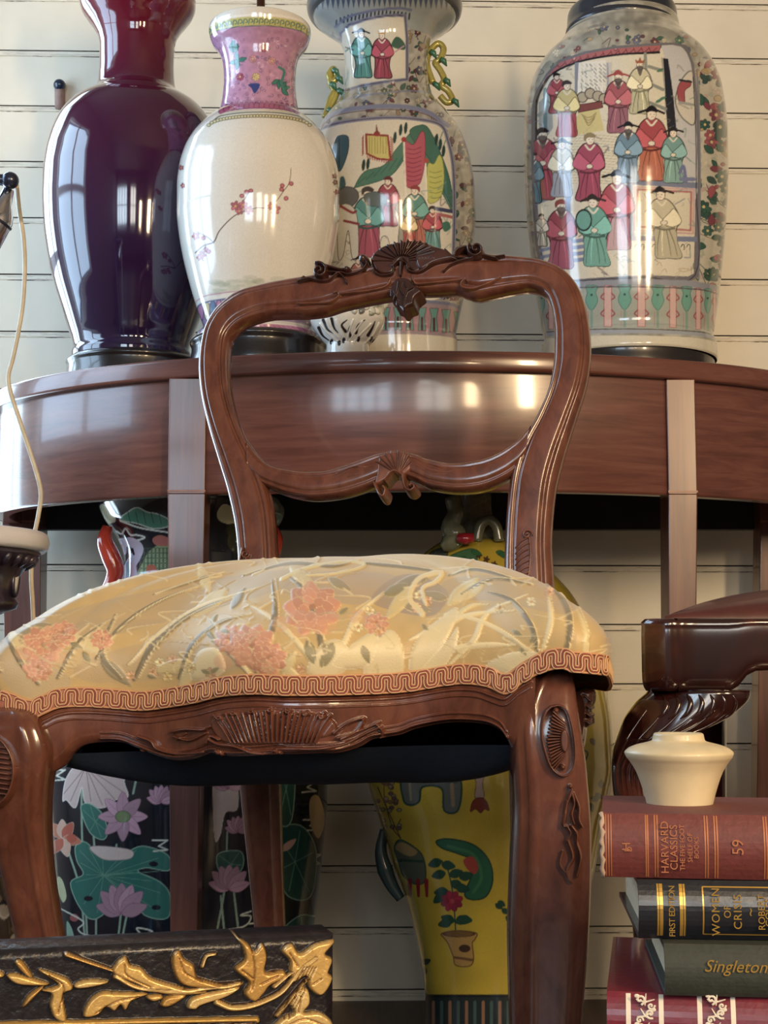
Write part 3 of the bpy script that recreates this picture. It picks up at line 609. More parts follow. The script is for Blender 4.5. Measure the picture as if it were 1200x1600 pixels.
# ---- 4 large panel vase
Y4 = 2.085; zy = float(proj((0, Y4, TZ))[1])
r4 = vroot('famille_rose_vase', 976, Y4, 'largest vase, right end of table, crowded court scene panel and dark cap')
cv = Cv(810, 0, 1145, 575, 1.9, (160, 158, 142)); cv.blot(.3, 14, 3)
floral(cv, cv.mask([(810, 40), (1145, 40), (1145, 450), (810, 450)], False), 700, FR, (3, 7), 9)
RB = cv.mask([(1094, 90), (1145, 100), (1145, 446), (1092, 446)], False); old = cv.clip; cv.clip = RB; cv.poly([(1090, 90), (1145, 90), (1145, 446), (1090, 446)], (204, 196, 172), sm=False, a=.75); cv.clip = old
floral(cv, RB, 110, [(40, 92, 76), (140, 50, 70), (50, 100, 84), (176, 70, 84), (44, 84, 76), (190, 160, 104)], (6, 12), 12)
PN = [(834, 250), (834, 170), (840, 146), (856, 118), (874, 98), (915, 84), (960, 76), (1010, 72), (1050, 70), (1070, 74), (1080, 100), (1087, 160), (1090, 260), (1090, 340), (1088, 430), (1076, 436), (1005, 434), (930, 438), (860, 444), (850, 430), (840, 380), (836, 320)]
cv.poly(PN, (218, 210, 184), sm=False, ol=(110, 108, 118), ow=8); pm = cv.mask(PN, False); cv.clip = pm
cv.poly([(1035, 70), (1068, 76), (1084, 130), (1090, 300), (1062, 300), (1048, 200), (1040, 100)], (190, 192, 196))
cv.poly([(840, 120), (862, 92), (900, 74), (960, 64), (1036, 62), (1030, 80), (960, 86), (900, 96), (860, 116), (836, 150)], (186, 92, 98), sm=False, ol=(90, 50, 60))
for x in range(850, 1030, 12): y = 82+(1-(x-850)/180)**2*32-4; cv.line([(x-4, y-4), (x, y+3), (x+8, y-3)], 1.2, (120, 44, 60))
for x, y in [(962, 72), (897, 88)]: cv.ell(x, y, 3, 7, 0, (214, 150, 150), ol=(130, 50, 60))
cv.line([(838, 250), (838, 170), (842, 148), (860, 118), (900, 98), (960, 86), (1030, 82)], 3, (24, 24, 34))
cv.poly([(1033, 90), (1044, 92), (1052, 150), (1058, 214), (1044, 214), (1038, 140)], (24, 30, 50), sm=False)
for x0, c in [(898, (128, 136, 158)), (948, (140, 150, 178))]: cv.poly([(x0, 98), (x0+8, 97), (x0+8, 160), (x0, 164)], c, sm=False)
cv.poly([(904, 98), (946, 94), (946, 148), (902, 152)], (226, 222, 208), sm=False)
for x in range(908, 946, 7):
    for y in range(100, 148, 6): cv.line([(x+jit(), y), (x+3+jit(2), y+4)], 1.1, random.choice([(90, 100, 120), (120, 126, 160), (80, 84, 80), (196, 196, 180)]))
cv.poly([(842, 160), (862, 140), (864, 200), (842, 230)], (150, 164, 164), sm=False); cv.line([(852, 140), (852, 230)], 6, (88, 130, 140)); cv.line([(842, 180), (864, 164)], 6, (130, 146, 150))
for x, y in [(910, 152), (922, 146), (934, 150), (944, 154)]: cv.ell(x, y, 8, 8, 0, (176, 166, 140), ol=(70, 60, 56), ow=1.4)
cv.poly([(902, 164), (940, 158), (942, 168), (904, 176)], (140, 66, 66), sm=False, ol=(70, 30, 34))
cv.poly([(904, 176), (936, 170), (944, 204), (892, 212)], (214, 198, 122), sm=False)
for k in range(4): cv.line([(908+k*2, 178+k*3), (920, 184+k*4), (932-k, 176+k*3)], .9, (130, 110, 60))
for k in range(18): cv.line([(888+jit(6), 212+k*4.4), (930, 211+k*4.4), (968+jit(6), 214+k*4.4)], .7, (176, 162, 112))
cv.poly([(950, 90), (1036, 84), (1040, 150), (952, 150)], (214, 208, 184), sm=False, a=.7)
for L in ([(1008, 84), (1014, 230)], [(1034, 110), (1014, 104)], [(1036, 140), (1014, 130)], [(1040, 170), (1014, 160)]): cv.line(L, 5, (134, 142, 132)); 
for x, y in [(1026, 112), (1030, 156), (1024, 160)]: leaf(cv, x, y, 12, -.4, (70, 130, 100), .4)
cv.poly([(1056, 150), (1068, 120), (1084, 116), (1086, 190), (1070, 188), (1058, 170)], (206, 200, 184), ol=(110, 116, 110), ow=2)
cv.poly([(1058, 142), (1064, 128), (1078, 126), (1079, 134), (1070, 142), (1070, 160), (1062, 160)], (178, 66, 76), ol=(90, 40, 50)); cv.line([(1062, 125), (1080, 128)], 3, (40, 44, 56)); cv.line([(1062, 160), (1084, 164)], 4, (150, 156, 150))
# terrace lines
cv.line([(832, 318), (880, 300), (892, 310)], 9, (110, 124, 170)); cv.line([(886, 286), (888, 330)], 8, (100, 118, 168)); cv.poly([(894, 300), (910, 280), (908, 320), (894, 330)], (214, 206, 184))
cv.line([(984, 268), (986, 372)], 9, (118, 130, 166)); cv.line([(984, 284), (1092, 290)], 9, (112, 124, 164)); cv.line([(984, 372), (1092, 374)], 8, (112, 124, 164))
cv.poly([(996, 296), (1080, 300), (1079, 360), (996, 354)], (216, 208, 180), sm=False, ol=(190, 110, 110), ow=3); cv.poly([(992, 292), (1084, 296), (1083, 365), (992, 360)], None, sm=False, ol=(206, 160, 156), ow=3)
for k in range(4): cv.line([(986, 364+k*3), (1030, 364+k*3)], .8, (90, 100, 130)); cv.line([(886, 378+k*10), (924, 374+k*10)], 6, (120, 134, 176)); cv.line([(842, 392+k*11), (868, 386+k*11)], 5, (120, 134, 176))
for x in range(992, 1080, 9): cv.line([(x, 386), (x+2, 382), (x+5, 383), (x+5, 390)], 1.2, (70, 66, 60))
for x, y in [(1010, 420), (1034, 424), (1026, 414)]: cv.line([(x, y), (x+5, y-4), (x+8, y+2)], .8, (180, 140, 110))
random.seed(21)
for i in range(230):
    x, y = random.uniform(836, 1088), random.uniform(100, 432); cv.line([(x, y), (x+jit(9), y+jit(5)), (x+jit(12), y+jit(10))], random.choice([.8, 1.2, 2.2]), random.choice([(110, 122, 150), (140, 136, 120), (96, 84, 84), (190, 170, 130), (120, 150, 140)]), a=.55)
FG = [(870, 176, 62, (176, 62, 76), (30, 26, 34), 0, None, 0, 'round', 1), (886, 212, 86, (206, 190, 120), (60, 50, 56), 0, (186, 62, 74), 0, 'round', 1),
      (966, 206, 94, (178, 78, 92), (176, 60, 60), .0, (160, 90, 110), 1, 'wing', -1), (1000, 176, 82, (206, 200, 160), (176, 84, 50), 0, (190, 190, 150), 1, 'crown', 1),
      (848, 310, 110, (170, 58, 80), (26, 26, 34), 0, None, 1, 'round', 1), (832, 316, 78, (72, 122, 146), (24, 24, 34), 0, None, 0, 'round', 1), (878, 306, 88, (196, 194, 164), (22, 22, 30), 0, (150, 160, 180), 0, 'wing', 1),
      (920, 312, 104, (178, 64, 96), (150, 130, 90), .02, None, 0, 'none', 1), (1018, 280, 112, (186, 66, 78), (30, 26, 34), 0, (206, 104, 76), 0, 'wing', 1), (1052, 284, 84, (104, 162, 164), (26, 26, 34), 0, (120, 176, 170), 0, 'wing', -1), (980, 284, 92, (100, 142, 172), (24, 24, 34), .02, (112, 150, 186), 1, 'wing', -1),
      (964, 388, 120, (190, 66, 84), (26, 24, 34), 0, (196, 110, 130), 0, 'wing', 1), (877, 418, 106, (170, 58, 82), (150, 50, 50), 0, (178, 70, 104), 1, 'round', 1), (932, 414, 108, (96, 174, 158), (50, 44, 44), -.06, (106, 178, 160), 0, 'wing', -1),
      (1044, 402, 108, (200, 192, 158), (30, 26, 34), -.12, (188, 182, 150), 0, 'wing', -1), (846, 384, 50, (196, 192, 170), (26, 26, 34), 0, None, 0, 'round', 1)]
for x, y, h, c, hc, ln, sk, bd, ht, sd in FG: fig(cv, x, y, h, c, hc, ln, sk, bool(bd), sd, ht if ht != 'none' else 'round' if False else ht)
cv.ell(912, 344, 12, 16, 0, (96, 172, 158), ol=(30, 40, 44), ow=2); cv.line([(1062, 270), (1068, 260), (1072, 284)], 5, (100, 112, 170)); cv.line([(1064, 280), (1084, 280)], 6, (110, 120, 170))
cv.poly([(950, 380), (958, 340), (970, 350), (984, 395), (950, 396)], (210, 206, 200), a=.5)
cv.clip = None
cv.line([(1089, 110), (1093, 200), (1094, 300), (1092, 436)], 2, (120, 124, 140)); cv.line([(1083, 120), (1087, 200), (1088, 300), (1086, 430), (1005, 433), (930, 437), (862, 443)], 1.3, (50, 46, 56))
cv.poly([(862, 442), (930, 438), (1005, 436), (1080, 438), (1120, 446), (1120, 455), (1080, 448), (1005, 446), (930, 448), (850, 454)], (140, 146, 162), sm=False)
# foot band with ruyi stripes
LB = arc(828, 1124, 460, 12); cv.poly(LB+arc(828, 1124, 532, 12)[::-1], (160, 168, 156), sm=False)
xs = [976+148*math.sin(t) for t in np.linspace(-1.25, 1.25, 15)]
for i, x in enumerate(xs):
    k = math.sqrt(max(.03, 1-((x-976)/150)**2)); y = 458-12*k
    if i % 2 == 0:
        cv.poly([(x-6*k, y), (x+6*k, y), (x+6*k, y+64), (x-6*k, y+64)], (214, 170, 164), sm=False, ol=(180, 90, 90), ow=1)
        for q in (18, 44): cv.line([(x-6*k, y+q-6), (x-11*k, y+q), (x-6*k, y+q+4)], 2, (176, 66, 76)); cv.line([(x+6*k, y+q-6), (x+11*k, y+q), (x+6*k, y+q+4)], 2, (176, 66, 76))
    else:
        cv.poly([(x-10*k, y), (x+10*k, y), (x+7*k, y+10), (x+10*k, y+24), (x, y+38), (x-10*k, y+24), (x-7*k, y+10)], (96, 170, 150), ol=(60, 120, 110)); cv.ell(x, y+14, 1.8, 1.8, 0, (40, 80, 80))
        cv.line([(x, y+40), (x, y+64)], 4, (120, 160, 144)); cv.line([(x-5, y+40), (x-5, y+64)], .8, (190, 110, 110))
cv.line(arc(828, 1124, 460, 12), 2, (90, 84, 96)); cv.line(arc(828, 1124, 526, 12), 1.4, (80, 70, 80)); cv.line(arc(828, 1124, 530, 12), 5, (150, 160, 176)); cv.poly(arc(828, 1124, 536, 12)+arc(828, 1124, 580, 12)[::-1], (212, 204, 178), sm=False)
P4 = [(22, 60), (40, 86), (54, 88), (62, 94), (75, 104.5), (94, 124), (112, 136.5), (131, 145), (150, 150.5), (187, 155.5), (225, 157.5), (262, 157.5), (300, 156.5), (337, 154), (375, 151), (412, 147), (450, 142.5), (487, 137.5), (515, 133), (530, 130.5), (535, 131), (538, 134.5), (552, 136), (566, 137), (569, 135)]
vase_part('body', r4, 976, Y4, P4, PORC, cv)
vase_part('cap', r4, 972, Y4, [(14, 5), (15, 40), (18, 82), (26, 84.5), (40, 85.5), (50, 88), (54, 86.5), (56, 80)], plain('black_lacquer_cap', (40, 44, 54), .3, 0, .5), step=1, n=96)
lathe('lamp_stem', [(.012, zt(18, Y4)), (.010, zt(6, Y4)), (.014, zt(2, Y4)), (.007, zt(-4, Y4)), (.007, zt(-40, Y4))], r4.location.x-.004, Y4, plain('bronze_stem', (92, 66, 50), .35, .8), r4, 24)
vase_part('stand', r4, 976, Y4, [(569, 135), (571, 138), (574, 138), (zy-1, 139), (zy, 137), (zy+.3, 2)], WST, step=.8)
# ---- small pierced porcelain bowl
Y5 = 1.952; X5 = float(P(543, 540, Y5)[0])
r5 = thing('openwork_bowl', (X5, Y5, TZ), 'small white pierced porcelain bowl with leafy rim, between the two middle vases', 'bowl')
cv = Cv(480, 470, 606, 556, 2.2, (232, 228, 214)); K = (44, 36, 34)
for L in ([(505, 500), (512, 515), (524, 522)], [(518, 498), (522, 512), (528, 520)], [(540, 518), (534, 508), (542, 500)], [(556, 520), (560, 508), (570, 500)], [(575, 524), (582, 512), (586, 502)], [(498, 512), (504, 524), (514, 532)], [(548, 526), (545, 516), (548, 508)]):
    cv.line(L, 5, K, w2=1.5, h=None); 
for L in ([(510, 500), (516, 514), (530, 528)], [(526, 500), (532, 514), (538, 530)], [(552, 500), (546, 516), (542, 532)], [(566, 502), (556, 516), (546, 532)], [(580, 506), (566, 520), (552, 536)], [(500, 506), (514, 522), (530, 536)], [(592, 505), (582, 524), (570, 536)]): cv.line(L, 3, (238, 234, 220), w2=2, h=.0016)
for x, y in [(537, 532), (530, 536), (560, 530), (518, 534), (580, 530)]: cv.ell(x, y, 2.6, 4.5, .2, K)
for i in range(16): x = 486+i*7.6; leaf(cv, x, 488+jit(5), 14, -1.6+jit(.8), random.choice([(110, 150, 128), (206, 206, 190), (226, 220, 206), (170, 178, 140), (120, 120, 120)]), .7, ol=(110, 110, 100), h=.003)
vase_part('body', r5, 543, Y5, [(482, 50), (488, 56), (500, 58.5), (512, 54), (524, 46), (534, 38), (540, 33), (float(proj((0, Y5, TZ))[1]), 34)], PORC, cv, step=.8)
V, Fc = [], []
for k in range(11):
    t = k*2*math.pi/11; r_ = .047; c = np.array([X5+r_*math.cos(t), Y5+r_*math.sin(t), zt(488, Y5)+.004*math.sin(k*2.3)])
    q = np.array([c+np.array([-math.sin(t), math.cos(t), 0])*.016*a+np.array([math.cos(t), math.sin(t), 0])*.006*b+np.array([0, 0, .011*math.sin((a+1)*1.57)]) for a, b in ((-1, -.6), (-.4, .7), (.3, .4), (1, -.5))])
    a, f = tube_vf(cat(q, 5), .0042, 8); Fc += [tuple(len(V)+i for i in g) for g in f]; V += list(a)
mesh('leaf_rim', V, Fc, plain('grey_green_glaze', (196, 200, 186), .15, 0, .6), r5)
# ================================================================ FLOOR VASES UNDER THE TABLE
Y6 = 2.235; X6 = float(P(297, 1200, Y6)[0])
r6 = thing('floor_vase', (X6, Y6, 0), 'big black floor vase painted with pink lotus and carp, under the table', 'vase')
cv = Cv(75, 740, 525, 1720, 1.5, (24, 34, 50)); cv.blot(.3, 40, 4)
GR, GR2, PKK, CR = (44, 134, 118), (96, 170, 140), (206, 150, 176), (226, 214, 206)
def lotus(x, y, r, col=PKK, up=True):
    for k in ((-1.25, -.75, -.35, 0, .35, .75, 1.25) if up else range(8)):
        t = -math.pi/2+k if up else k*math.pi/4
        leaf(cv, x, y, r*(1.15 if abs(k) < 1 or not up else 1), t, tuple(np.clip(np.array(col)*(1+jit(.1)), 0, 255)), .52, ol=(150, 84, 120), vein=(186, 120, 150))
    if not up: cv.ell(x, y, r*.34, r*.26, 0, (130, 160, 96), ol=(80, 110, 70))
def pad(pts, c=GR, cx=None, cy=None):
    cv.poly(pts, c, ol=(150, 200, 170), ow=1.6); p = np.array(pts); x, y = (p.mean(0) if cx is None else (cx, cy))
    for q in pts: cv.line([(x, y), (x*.15+q[0]*.85, y*.15+q[1]*.85)], 1.1, GR2)
for mir in (0,):
    for L in ([(128, 1190), (128, 1300), (136, 1460)], [(146, 1300), (150, 1380), (150, 1465)], [(107, 1330), (125, 1390), (132, 1460)], [(182, 1320), (178, 1350)], [(190, 1420), (184, 1470)], [(200, 1420), (190, 1470)], [(208, 1240), (216, 1200), (214, 1185)], [(355, 1300), (352, 1380), (340, 1450)], [(365, 1390), (372, 1450)], [(345, 1400), (350, 1452)], [(250, 1220), (258, 1180)], [(450, 1300), (456, 1220)]): cv.line(L, 3.4, (150, 190, 160))
    cv.poly([(98, 1250), (104, 1215), (128, 1188), (160, 1192), (196, 1205), (194, 1222), (200, 1245), (180, 1250), (162, 1262), (134, 1256), (128, 1230), (118, 1262), (104, 1250)], (222, 192, 184), ol=(240, 226, 216), ow=1.5)
    for q in [(196, 1240), (180, 1250), (160, 1258), (142, 1252), (110, 1252), (100, 1240), (190, 1215)]: cv.line([(134, 1198), q], 1, (150, 110, 120))
    pad([(126, 1262), (140, 1256), (160, 1272), (168, 1300), (160, 1312), (140, 1300)]); lotus(192, 1276, 34, up=False)
    pad([(118, 1322), (134, 1316), (160, 1340), (190, 1336), (222, 1322), (262, 1336), (264, 1360), (230, 1356), (216, 1362), (250, 1378), (266, 1400), (262, 1434), (226, 1430), (200, 1400), (150, 1436), (126, 1420), (110, 1380), (130, 1366), (120, 1345)], cx=162, cy=1368)
    cv.poly([(140, 1325), (160, 1322), (204, 1328), (206, 1340), (186, 1344), (160, 1342)], (232, 206, 196), ol=(180, 140, 140))
    for x, y in [(240, 1350), (138, 1404), (244, 1418)]: cv.ell(x, y, 7, 4, 0, (24, 34, 50))
    lotus(190, 1428, 42)
    for k, t in enumerate((-2.2, -1.6, -1, .2, 1.3, 2.2)): leaf(cv, 98, 1310, 30, t, [(232, 120, 84), (236, 180, 150), (226, 96, 70)][k % 3], .6, ol=(240, 220, 200))
    cv.ell(112, 1310, 8, 7, 0, (226, 92, 66)); cv.poly([(90, 1370), (98, 1376), (104, 1400), (98, 1410), (90, 1390)], (216, 222, 160)); cv.ell(116, 1434, 7, 6, 0, (190, 90, 90)); cv.poly([(104, 1440), (112, 1450), (116, 1470), (106, 1474)], (150, 200, 170))
    lotus(252, 1254, 24); 
    sc = [(238, 1313), (262, 1313), (248, 1322), (262, 1328), (240, 1330)]
    for ox, oy in ((0, 0), (232, -92), (236, -32), (240, 22), (246, 118), (150, 130), (238, 150), (-160, -110)): cv.line([(x+ox, y+oy) for x, y in sc], 2.6, (220, 224, 206), sm=False)
    cv.line([(95, 1420), (130, 1440), (122, 1452), (140, 1462), (200, 1464), (238, 1456), (214, 1450), (222, 1462)], 2.6, (216, 226, 206)); cv.line([(332, 1456), (380, 1448), (392, 1432), (376, 1430), (392, 1424)], 2.6, (216, 226, 206))
    cv.poly([(335, 1190), (365, 1182), (372, 1260), (352, 1270), (344, 1305), (335, 1306)], (216, 196, 190), ol=(240, 224, 216)); lotus(358, 1232, 30); pad([(340, 1335), (375, 1330), (380, 1352), (366, 1370), (345, 1366)], (30, 100, 90)); lotus(358, 1390, 34); lotus(372, 1300, 22)
    pad([(430, 1300), (470, 1290), (494, 1330), (486, 1400), (450, 1400), (436, 1360)], (24, 92, 84)); pad([(436, 1180), (460, 1190), (456, 1280), (436, 1280)], (24, 92, 84))
    cv.poly([(484, 1250), (498, 1244), (508, 1280), (498, 1310), (486, 1290)], (216, 180, 120)); leaf(cv, 440, 1330, 30, -.7, (226, 170, 150)); pad([(440, 1460), (470, 1430), (496, 1440), (490, 1480)], (30, 100, 90))
for i in range(26): x, y = random.uniform(90, 500), random.uniform(1490, 1700); random.choice([lambda: lotus(x, y, 24), lambda: leaf(cv, x, y, 40, jit(3), GR, .5, ol=GR2)])()
# the upper body hidden by the seat, then the neck
for i in range(22): x, y = random.uniform(90, 500), random.uniform(960, 1170); random.choice([lambda: lotus(x, y, 26), lambda: leaf(cv, x, y, 50, jit(3), GR, .6, ol=GR2)])()
leafn = [(187, 812), (200, 800), (214, 793), (230, 800), (246, 803), (264, 812), (264, 822), (240, 826), (214, 818)]
for ox in (0, 190):
    cv.poly([(x+ox, y) for x, y in leafn], (70, 160, 128), ol=(210, 232, 214), ow=2)
    for k in range(5): cv.line([(200+k*12+ox, 800), (204+k*12+ox, 818)], 1, (30, 90, 80))
    cv.line([(188+ox, 814), (220+ox, 825), (264+ox, 832)], 3, (226, 236, 222)); cv.poly([(150+ox, 800), (160+ox, 788), (176+ox, 796), (180+ox, 814), (166+ox, 818), (152+ox, 812)], (226, 226, 176), ol=(240, 240, 220))
    cv.line([(182+ox, 830), (190+ox, 834), (196+ox, 826), (204+ox, 836), (214+ox, 836), (226+ox, 840), (206+ox, 846), (192+ox, 842), (180+ox, 846)], 3, (226, 236, 232))
    cv.poly([(214+ox, 900), (222+ox, 880), (236+ox, 858), (264+ox, 850), (266+ox, 905), (236+ox, 905)], (150, 176, 120), ol=(60, 90, 60))
    for a in range(8):
        for b in range(6): cv.ell(222+a*6+ox, 860+b*8, 4, 4, 0, None, ol=(60, 96, 70), ow=1)
    cv.poly([(238+ox, 842), (250+ox, 836), (266+ox, 842), (266+ox, 852), (244+ox, 852)], (214, 110, 96)); cv.poly([(230+ox, 884), (242+ox, 884), (248+ox, 900), (240+ox, 908), (230+ox, 902)], (214, 92, 60))
    cv.line([(192+ox, 862), (192+ox, 850), (204+ox, 847), (216+ox, 856), (212+ox, 870), (204+ox, 884), (206+ox, 910), (212+ox, 926)], [12, 14, 15, 16, 16, 18, 24, 30], (196, 190, 222)); cv.line([(206+ox, 884), (206+ox, 926), (260+ox, 916)], [8, 16, 10], (214, 180, 210)); cv.line([(200+ox, 880), (202+ox, 926)], 5, (130, 170, 214)); cv.line([(207+ox, 858), (209+ox, 866)], 3, (24, 34, 50)); cv.line([(190+ox, 852), (191+ox, 876)], 4, (214, 120, 130))
P6 = [(757, 100), (758, 140), (764, 147), (778, 148), (792, 146), (812, 138), (826, 128), (845, 116), (870, 107), (895, 106), (915, 110), (940, 122), (970, 145), (1010, 172), (1060, 195), (1120, 208), (1180, 213.5), (1240, 214.5), (1300, 211), (1370, 205), (1430, 199), (1480, 190), (1560, 172), (1640, 160), (1700, 158), (float(proj((0, Y6, 0))[1]), 164)]
vase_part('body', r6, 297, Y6, P6, PORC, cv, step=1.3)
RED = plain('coral_glaze', (176, 62, 48), .15, 0, .7, .5, 90)
for sgn in (-1, 1):
    pts = np.array([(297+sgn*(297-x), y) for x, y in [(168, 822), (164, 845), (172, 868), (180, 890), (176, 908), (168, 925), (158, 945), (150, 960), (170, 975)]])
    w = P(cat(pts, 6)[:, 0], cat(pts, 6)[:, 1], Y6-.06); n_ = len(w); V, Fc = tube_vf(w, .0115+.0035*np.sin(np.linspace(0, 9, n_))-.004*np.cos(np.linspace(0, 6.28, n_)), 12)
    hd = mesh('dragon_handle', V, Fc, RED, r6)
    pts = np.array([(297+sgn*(297-x), y) for x, y in [(150, 925), (147, 945), (152, 965)]]); w = P(cat(pts, 6)[:, 0], cat(pts, 6)[:, 1], Y6-.06); V, Fc = tube_vf(w, .006, 8); mesh('curled_tail', V, Fc, plain('turquoise_glaze', (110, 190, 170), .15, 0, .6), hd)
# yellow vase
Y7 = 2.2; T7 = 2.6; ZB7 = 0.
zz = float(P(763, 1600, Y7)[2])
X7 = float(P(782, 1600, Y7)[0])
r7 = thing('floor_vase', (X7, Y7, 0), 'big yellow floor vase painted with potted flowers, standing under the table', 'vase')
YL = (192, 168, 54)
cv = Cv(550, 760, 990, 1760, 1.5, YL); cv.blot(.1, 50, 6)
DG = (36, 74, 62)
cv.poly([(700, 872), (730, 858), (745, 862), (742, 886), (722, 884)], (70, 120, 84), ol=DG)
for x, y in [(748, 868), (760, 874), (772, 882), (756, 886), (766, 892), (738, 880)]: 
    for k in range(5): leaf(cv, x, y, 6, k*1.26, (84, 60, 44), .6)
for x, y, t in [(728, 870, 2.5), (736, 860, .4), (775, 862, .3), (722, 884, 2), (780, 866, .2)]: leaf(cv, x, y, 18, t, (56, 110, 70), .5, ol=DG)
cv.poly([(670, 866), (690, 856), (700, 866), (684, 880)], (90, 96, 84), ol=(50, 56, 50))
# scholar objects, upper body and main view
cv.poly([(632, 1212), (700, 1212), (718, 1216), (721, 1240), (714, 1268), (694, 1266), (690, 1232), (660, 1230), (655, 1252), (640, 1258), (630, 1248)], (96, 104, 100), ol=DG, ow=3); cv.line([(640, 1218), (714, 1222)], 4, (60, 74, 84)); cv.line([(640, 1224), (642, 1250)], 4, (140, 136, 110)); cv.line([(706, 1226), (708, 1258)], 6, (150, 130, 100))
cv.line([(750, 1190), (750, 1215)], 11, (70, 80, 74)); cv.poly([(741, 1206), (757, 1206), (754, 1225), (756, 1246), (742, 1246), (744, 1225)], (170, 150, 140), ol=(60, 50, 50)); cv.poly([(735, 1268), (739, 1252), (750, 1246), (760, 1252), (764, 1266), (757, 1264), (751, 1270), (743, 1264)], (130, 56, 44), ol=(60, 30, 30))
for L in ([(604, 1200), (600, 1240), (612, 1290), (626, 1310)], [(590, 1230), (604, 1262), (626, 1310)], [(626, 1280), (618, 1296)]): cv.line(L, 1.6, (96, 76, 50))
for i in range(30): x, y = 590+random.random()*34, 1205+random.random()*90; cv.ell(x, y, 3.6, 3, 0, random.choice([(150, 140, 110), (110, 80, 90), (120, 100, 80)]), ol=(80, 60, 50))
cv.poly([(616, 1325), (626, 1312), (655, 1330), (664, 1350), (664, 1376), (650, 1382), (630, 1368), (622, 1345)], (90, 100, 84), ol=DG, ow=1.6); cv.line([(622, 1344), (660, 1346)], 4, (50, 80, 66)); cv.poly([(618, 1326), (628, 1316), (652, 1330), (640, 1338)], (176, 150, 96))
for x in (640, 653, 666): cv.line([(x, 1376), (x+1, 1400)], 7, (150, 40, 50), w2=4)
cv.poly([(682, 1314), (704, 1311), (740, 1320), (764, 1344), (770, 1375), (760, 1400), (740, 1406), (726, 1398), (736, 1370), (738, 1345), (716, 1334), (690, 1325)], (44, 104, 76), ol=(28, 60, 50), ow=2); cv.poly([(724, 1344), (738, 1338), (748, 1352), (742, 1366), (730, 1358)], (170, 70, 60)); cv.line([(700, 1322), (740, 1336), (752, 1370), (740, 1394)], 5, (70, 130, 90), a=.7)
cv.line([(712, 1455), (708, 1400), (700, 1360), (690, 1345)], 2, DG)
for x, y, t in [(690, 1345, 2.8), (690, 1350, .2), (696, 1364, 2.9), (702, 1368, -.3), (704, 1378, .4), (700, 1392, 3), (712, 1386, .2), (710, 1440, 3.5), (712, 1442, -.5), (706, 1440, 2.9), (716, 1436, .1), (694, 1396, 2.4), (718, 1372, -.3)]: leaf(cv, x, y, 22, t, (34, 78, 60), .66, ol=(24, 54, 46))
flower(cv, 706, 1408, 17, (156, 34, 60), (180, 60, 70), 8, sq=.9)
cv.poly([(692, 1458), (742, 1457), (742, 1468), (738, 1474), (740, 1500), (732, 1510), (712, 1508), (708, 1494), (700, 1474), (694, 1466)], (176, 140, 76), ol=(100, 70, 40), ow=1.5); cv.ell(717, 1459, 24, 5, 0, (120, 90, 50), ol=(90, 60, 40)); cv.ell(726, 1482, 9, 6, 0, (70, 50, 40)); cv.line([(710, 1496), (738, 1500)], 4, (110, 80, 50))
for x, y in [(778, 1408), (784, 1420), (790, 1432), (774, 1412)]: leaf(cv, x, y, 14, .6, DG, .7)
for x, y in [(660, 1505), (664, 1512), (936, 1250), (944, 1262), (930, 1240), (940, 1232), (922, 1255)]: leaf(cv, x, y, 14, jit(3), (40, 60, 46), .7)
cv.line([(905, 1170), (918, 1176), (914, 1190)], 2.5, DG)
floral(cv, cv.mask([(830, 1200), (900, 1200), (900, 1540), (830, 1540)], False), 40, [(40, 84, 66), (150, 50, 60), (120, 100, 80)], (6, 12), 3)
floral(cv, cv.mask([(600, 920), (930, 920), (930, 1180), (600, 1180)], False), 60, [(40, 84, 66), (150, 50, 60), (120, 100, 80)], (6, 12), 4)
cv.poly([(640, 1556), (940, 1556), (960, 1760), (620, 1760)], (40, 52, 54), sm=False)
for i, x in enumerate(np.arange(664, 930, 13)): cv.line([(x, 1566), (x, 1760)], 5, (150, 110, 84) if i % 2 else (70, 96, 96))
cv.line([(640, 1556), (940, 1556)], 4, (30, 36, 40))
for y, h_ in ((820, 0),): cv.poly([(550, 760), (990, 760), (990, 842), (550, 842)], (112, 112, 92), sm=False)
for i in range(90): cv.line([(690+random.random()*110, 762+random.random()*76) for _ in range(1)]+[(690+random.random()*110, 762+random.random()*76)], 1, (150, 146, 116), a=.35)
P7 = [(762, 24), (766, 27), (790, 26), (812, 28), (830, 36), (842, 44), (850, 62), (862, 80), (880, 100), (900, 119), (930, 144), (960, 160), (1000, 175), (1060, 187), (1130, 195), (1190, 195), (1240, 186), (1290, 172), (1350, 158), (1410, 139), (1470, 127), (1520, 120), (1556, 118), (1600, 120), (1680, 124), (float(proj((0, Y7, 0))[1]), 128)]
vase_part('body', r7, 782, Y7, P7, PORC, cv, step=1.3, tilt=T7, z0=ZB7, sat=.88)
BST = plain('grey_green_celadon', (110, 112, 90), .2, 0, .6, .6, 70)
hd = mesh('beast_handle', *tube_vf(P(*np.array(cat([(706, 776), (712, 800), (704, 822), (712, 838), (700, 850), (690, 856)], 5)).T, Y7-.075), np.interp(np.linspace(0, 1, 26), [0, .3, .55, .8, 1], [.012, .013, .017, .013, .006]), 12), BST, r7)
mesh('red_collar', *tube_vf(P(*np.array([(714, 840), (727, 842), (740, 840)]).T, Y7-.09), [.007, .009, .007], 10), plain('red_glaze', (150, 36, 48), .12, 0, .7), hd)
mesh('beast_handle', *tube_vf(P(*np.array(cat([(745, 846), (750, 822), (764, 812), (776, 824), (780, 846)], 6)).T, Y7-.06), .008, 10), BST, r7)
mesh('blue_green_handle', *tube_vf(P(*np.array(cat([(600, 1296), (595, 1330), (602, 1360), (613, 1385), (626, 1404)], 6)).T, Y7-.02), np.interp(np.linspace(0, 1, 25), [0, .5, 1], [.006, .012, .007]), 10), plain('blue_green_glaze', (48, 70, 80), .15, 0, .6), r7)
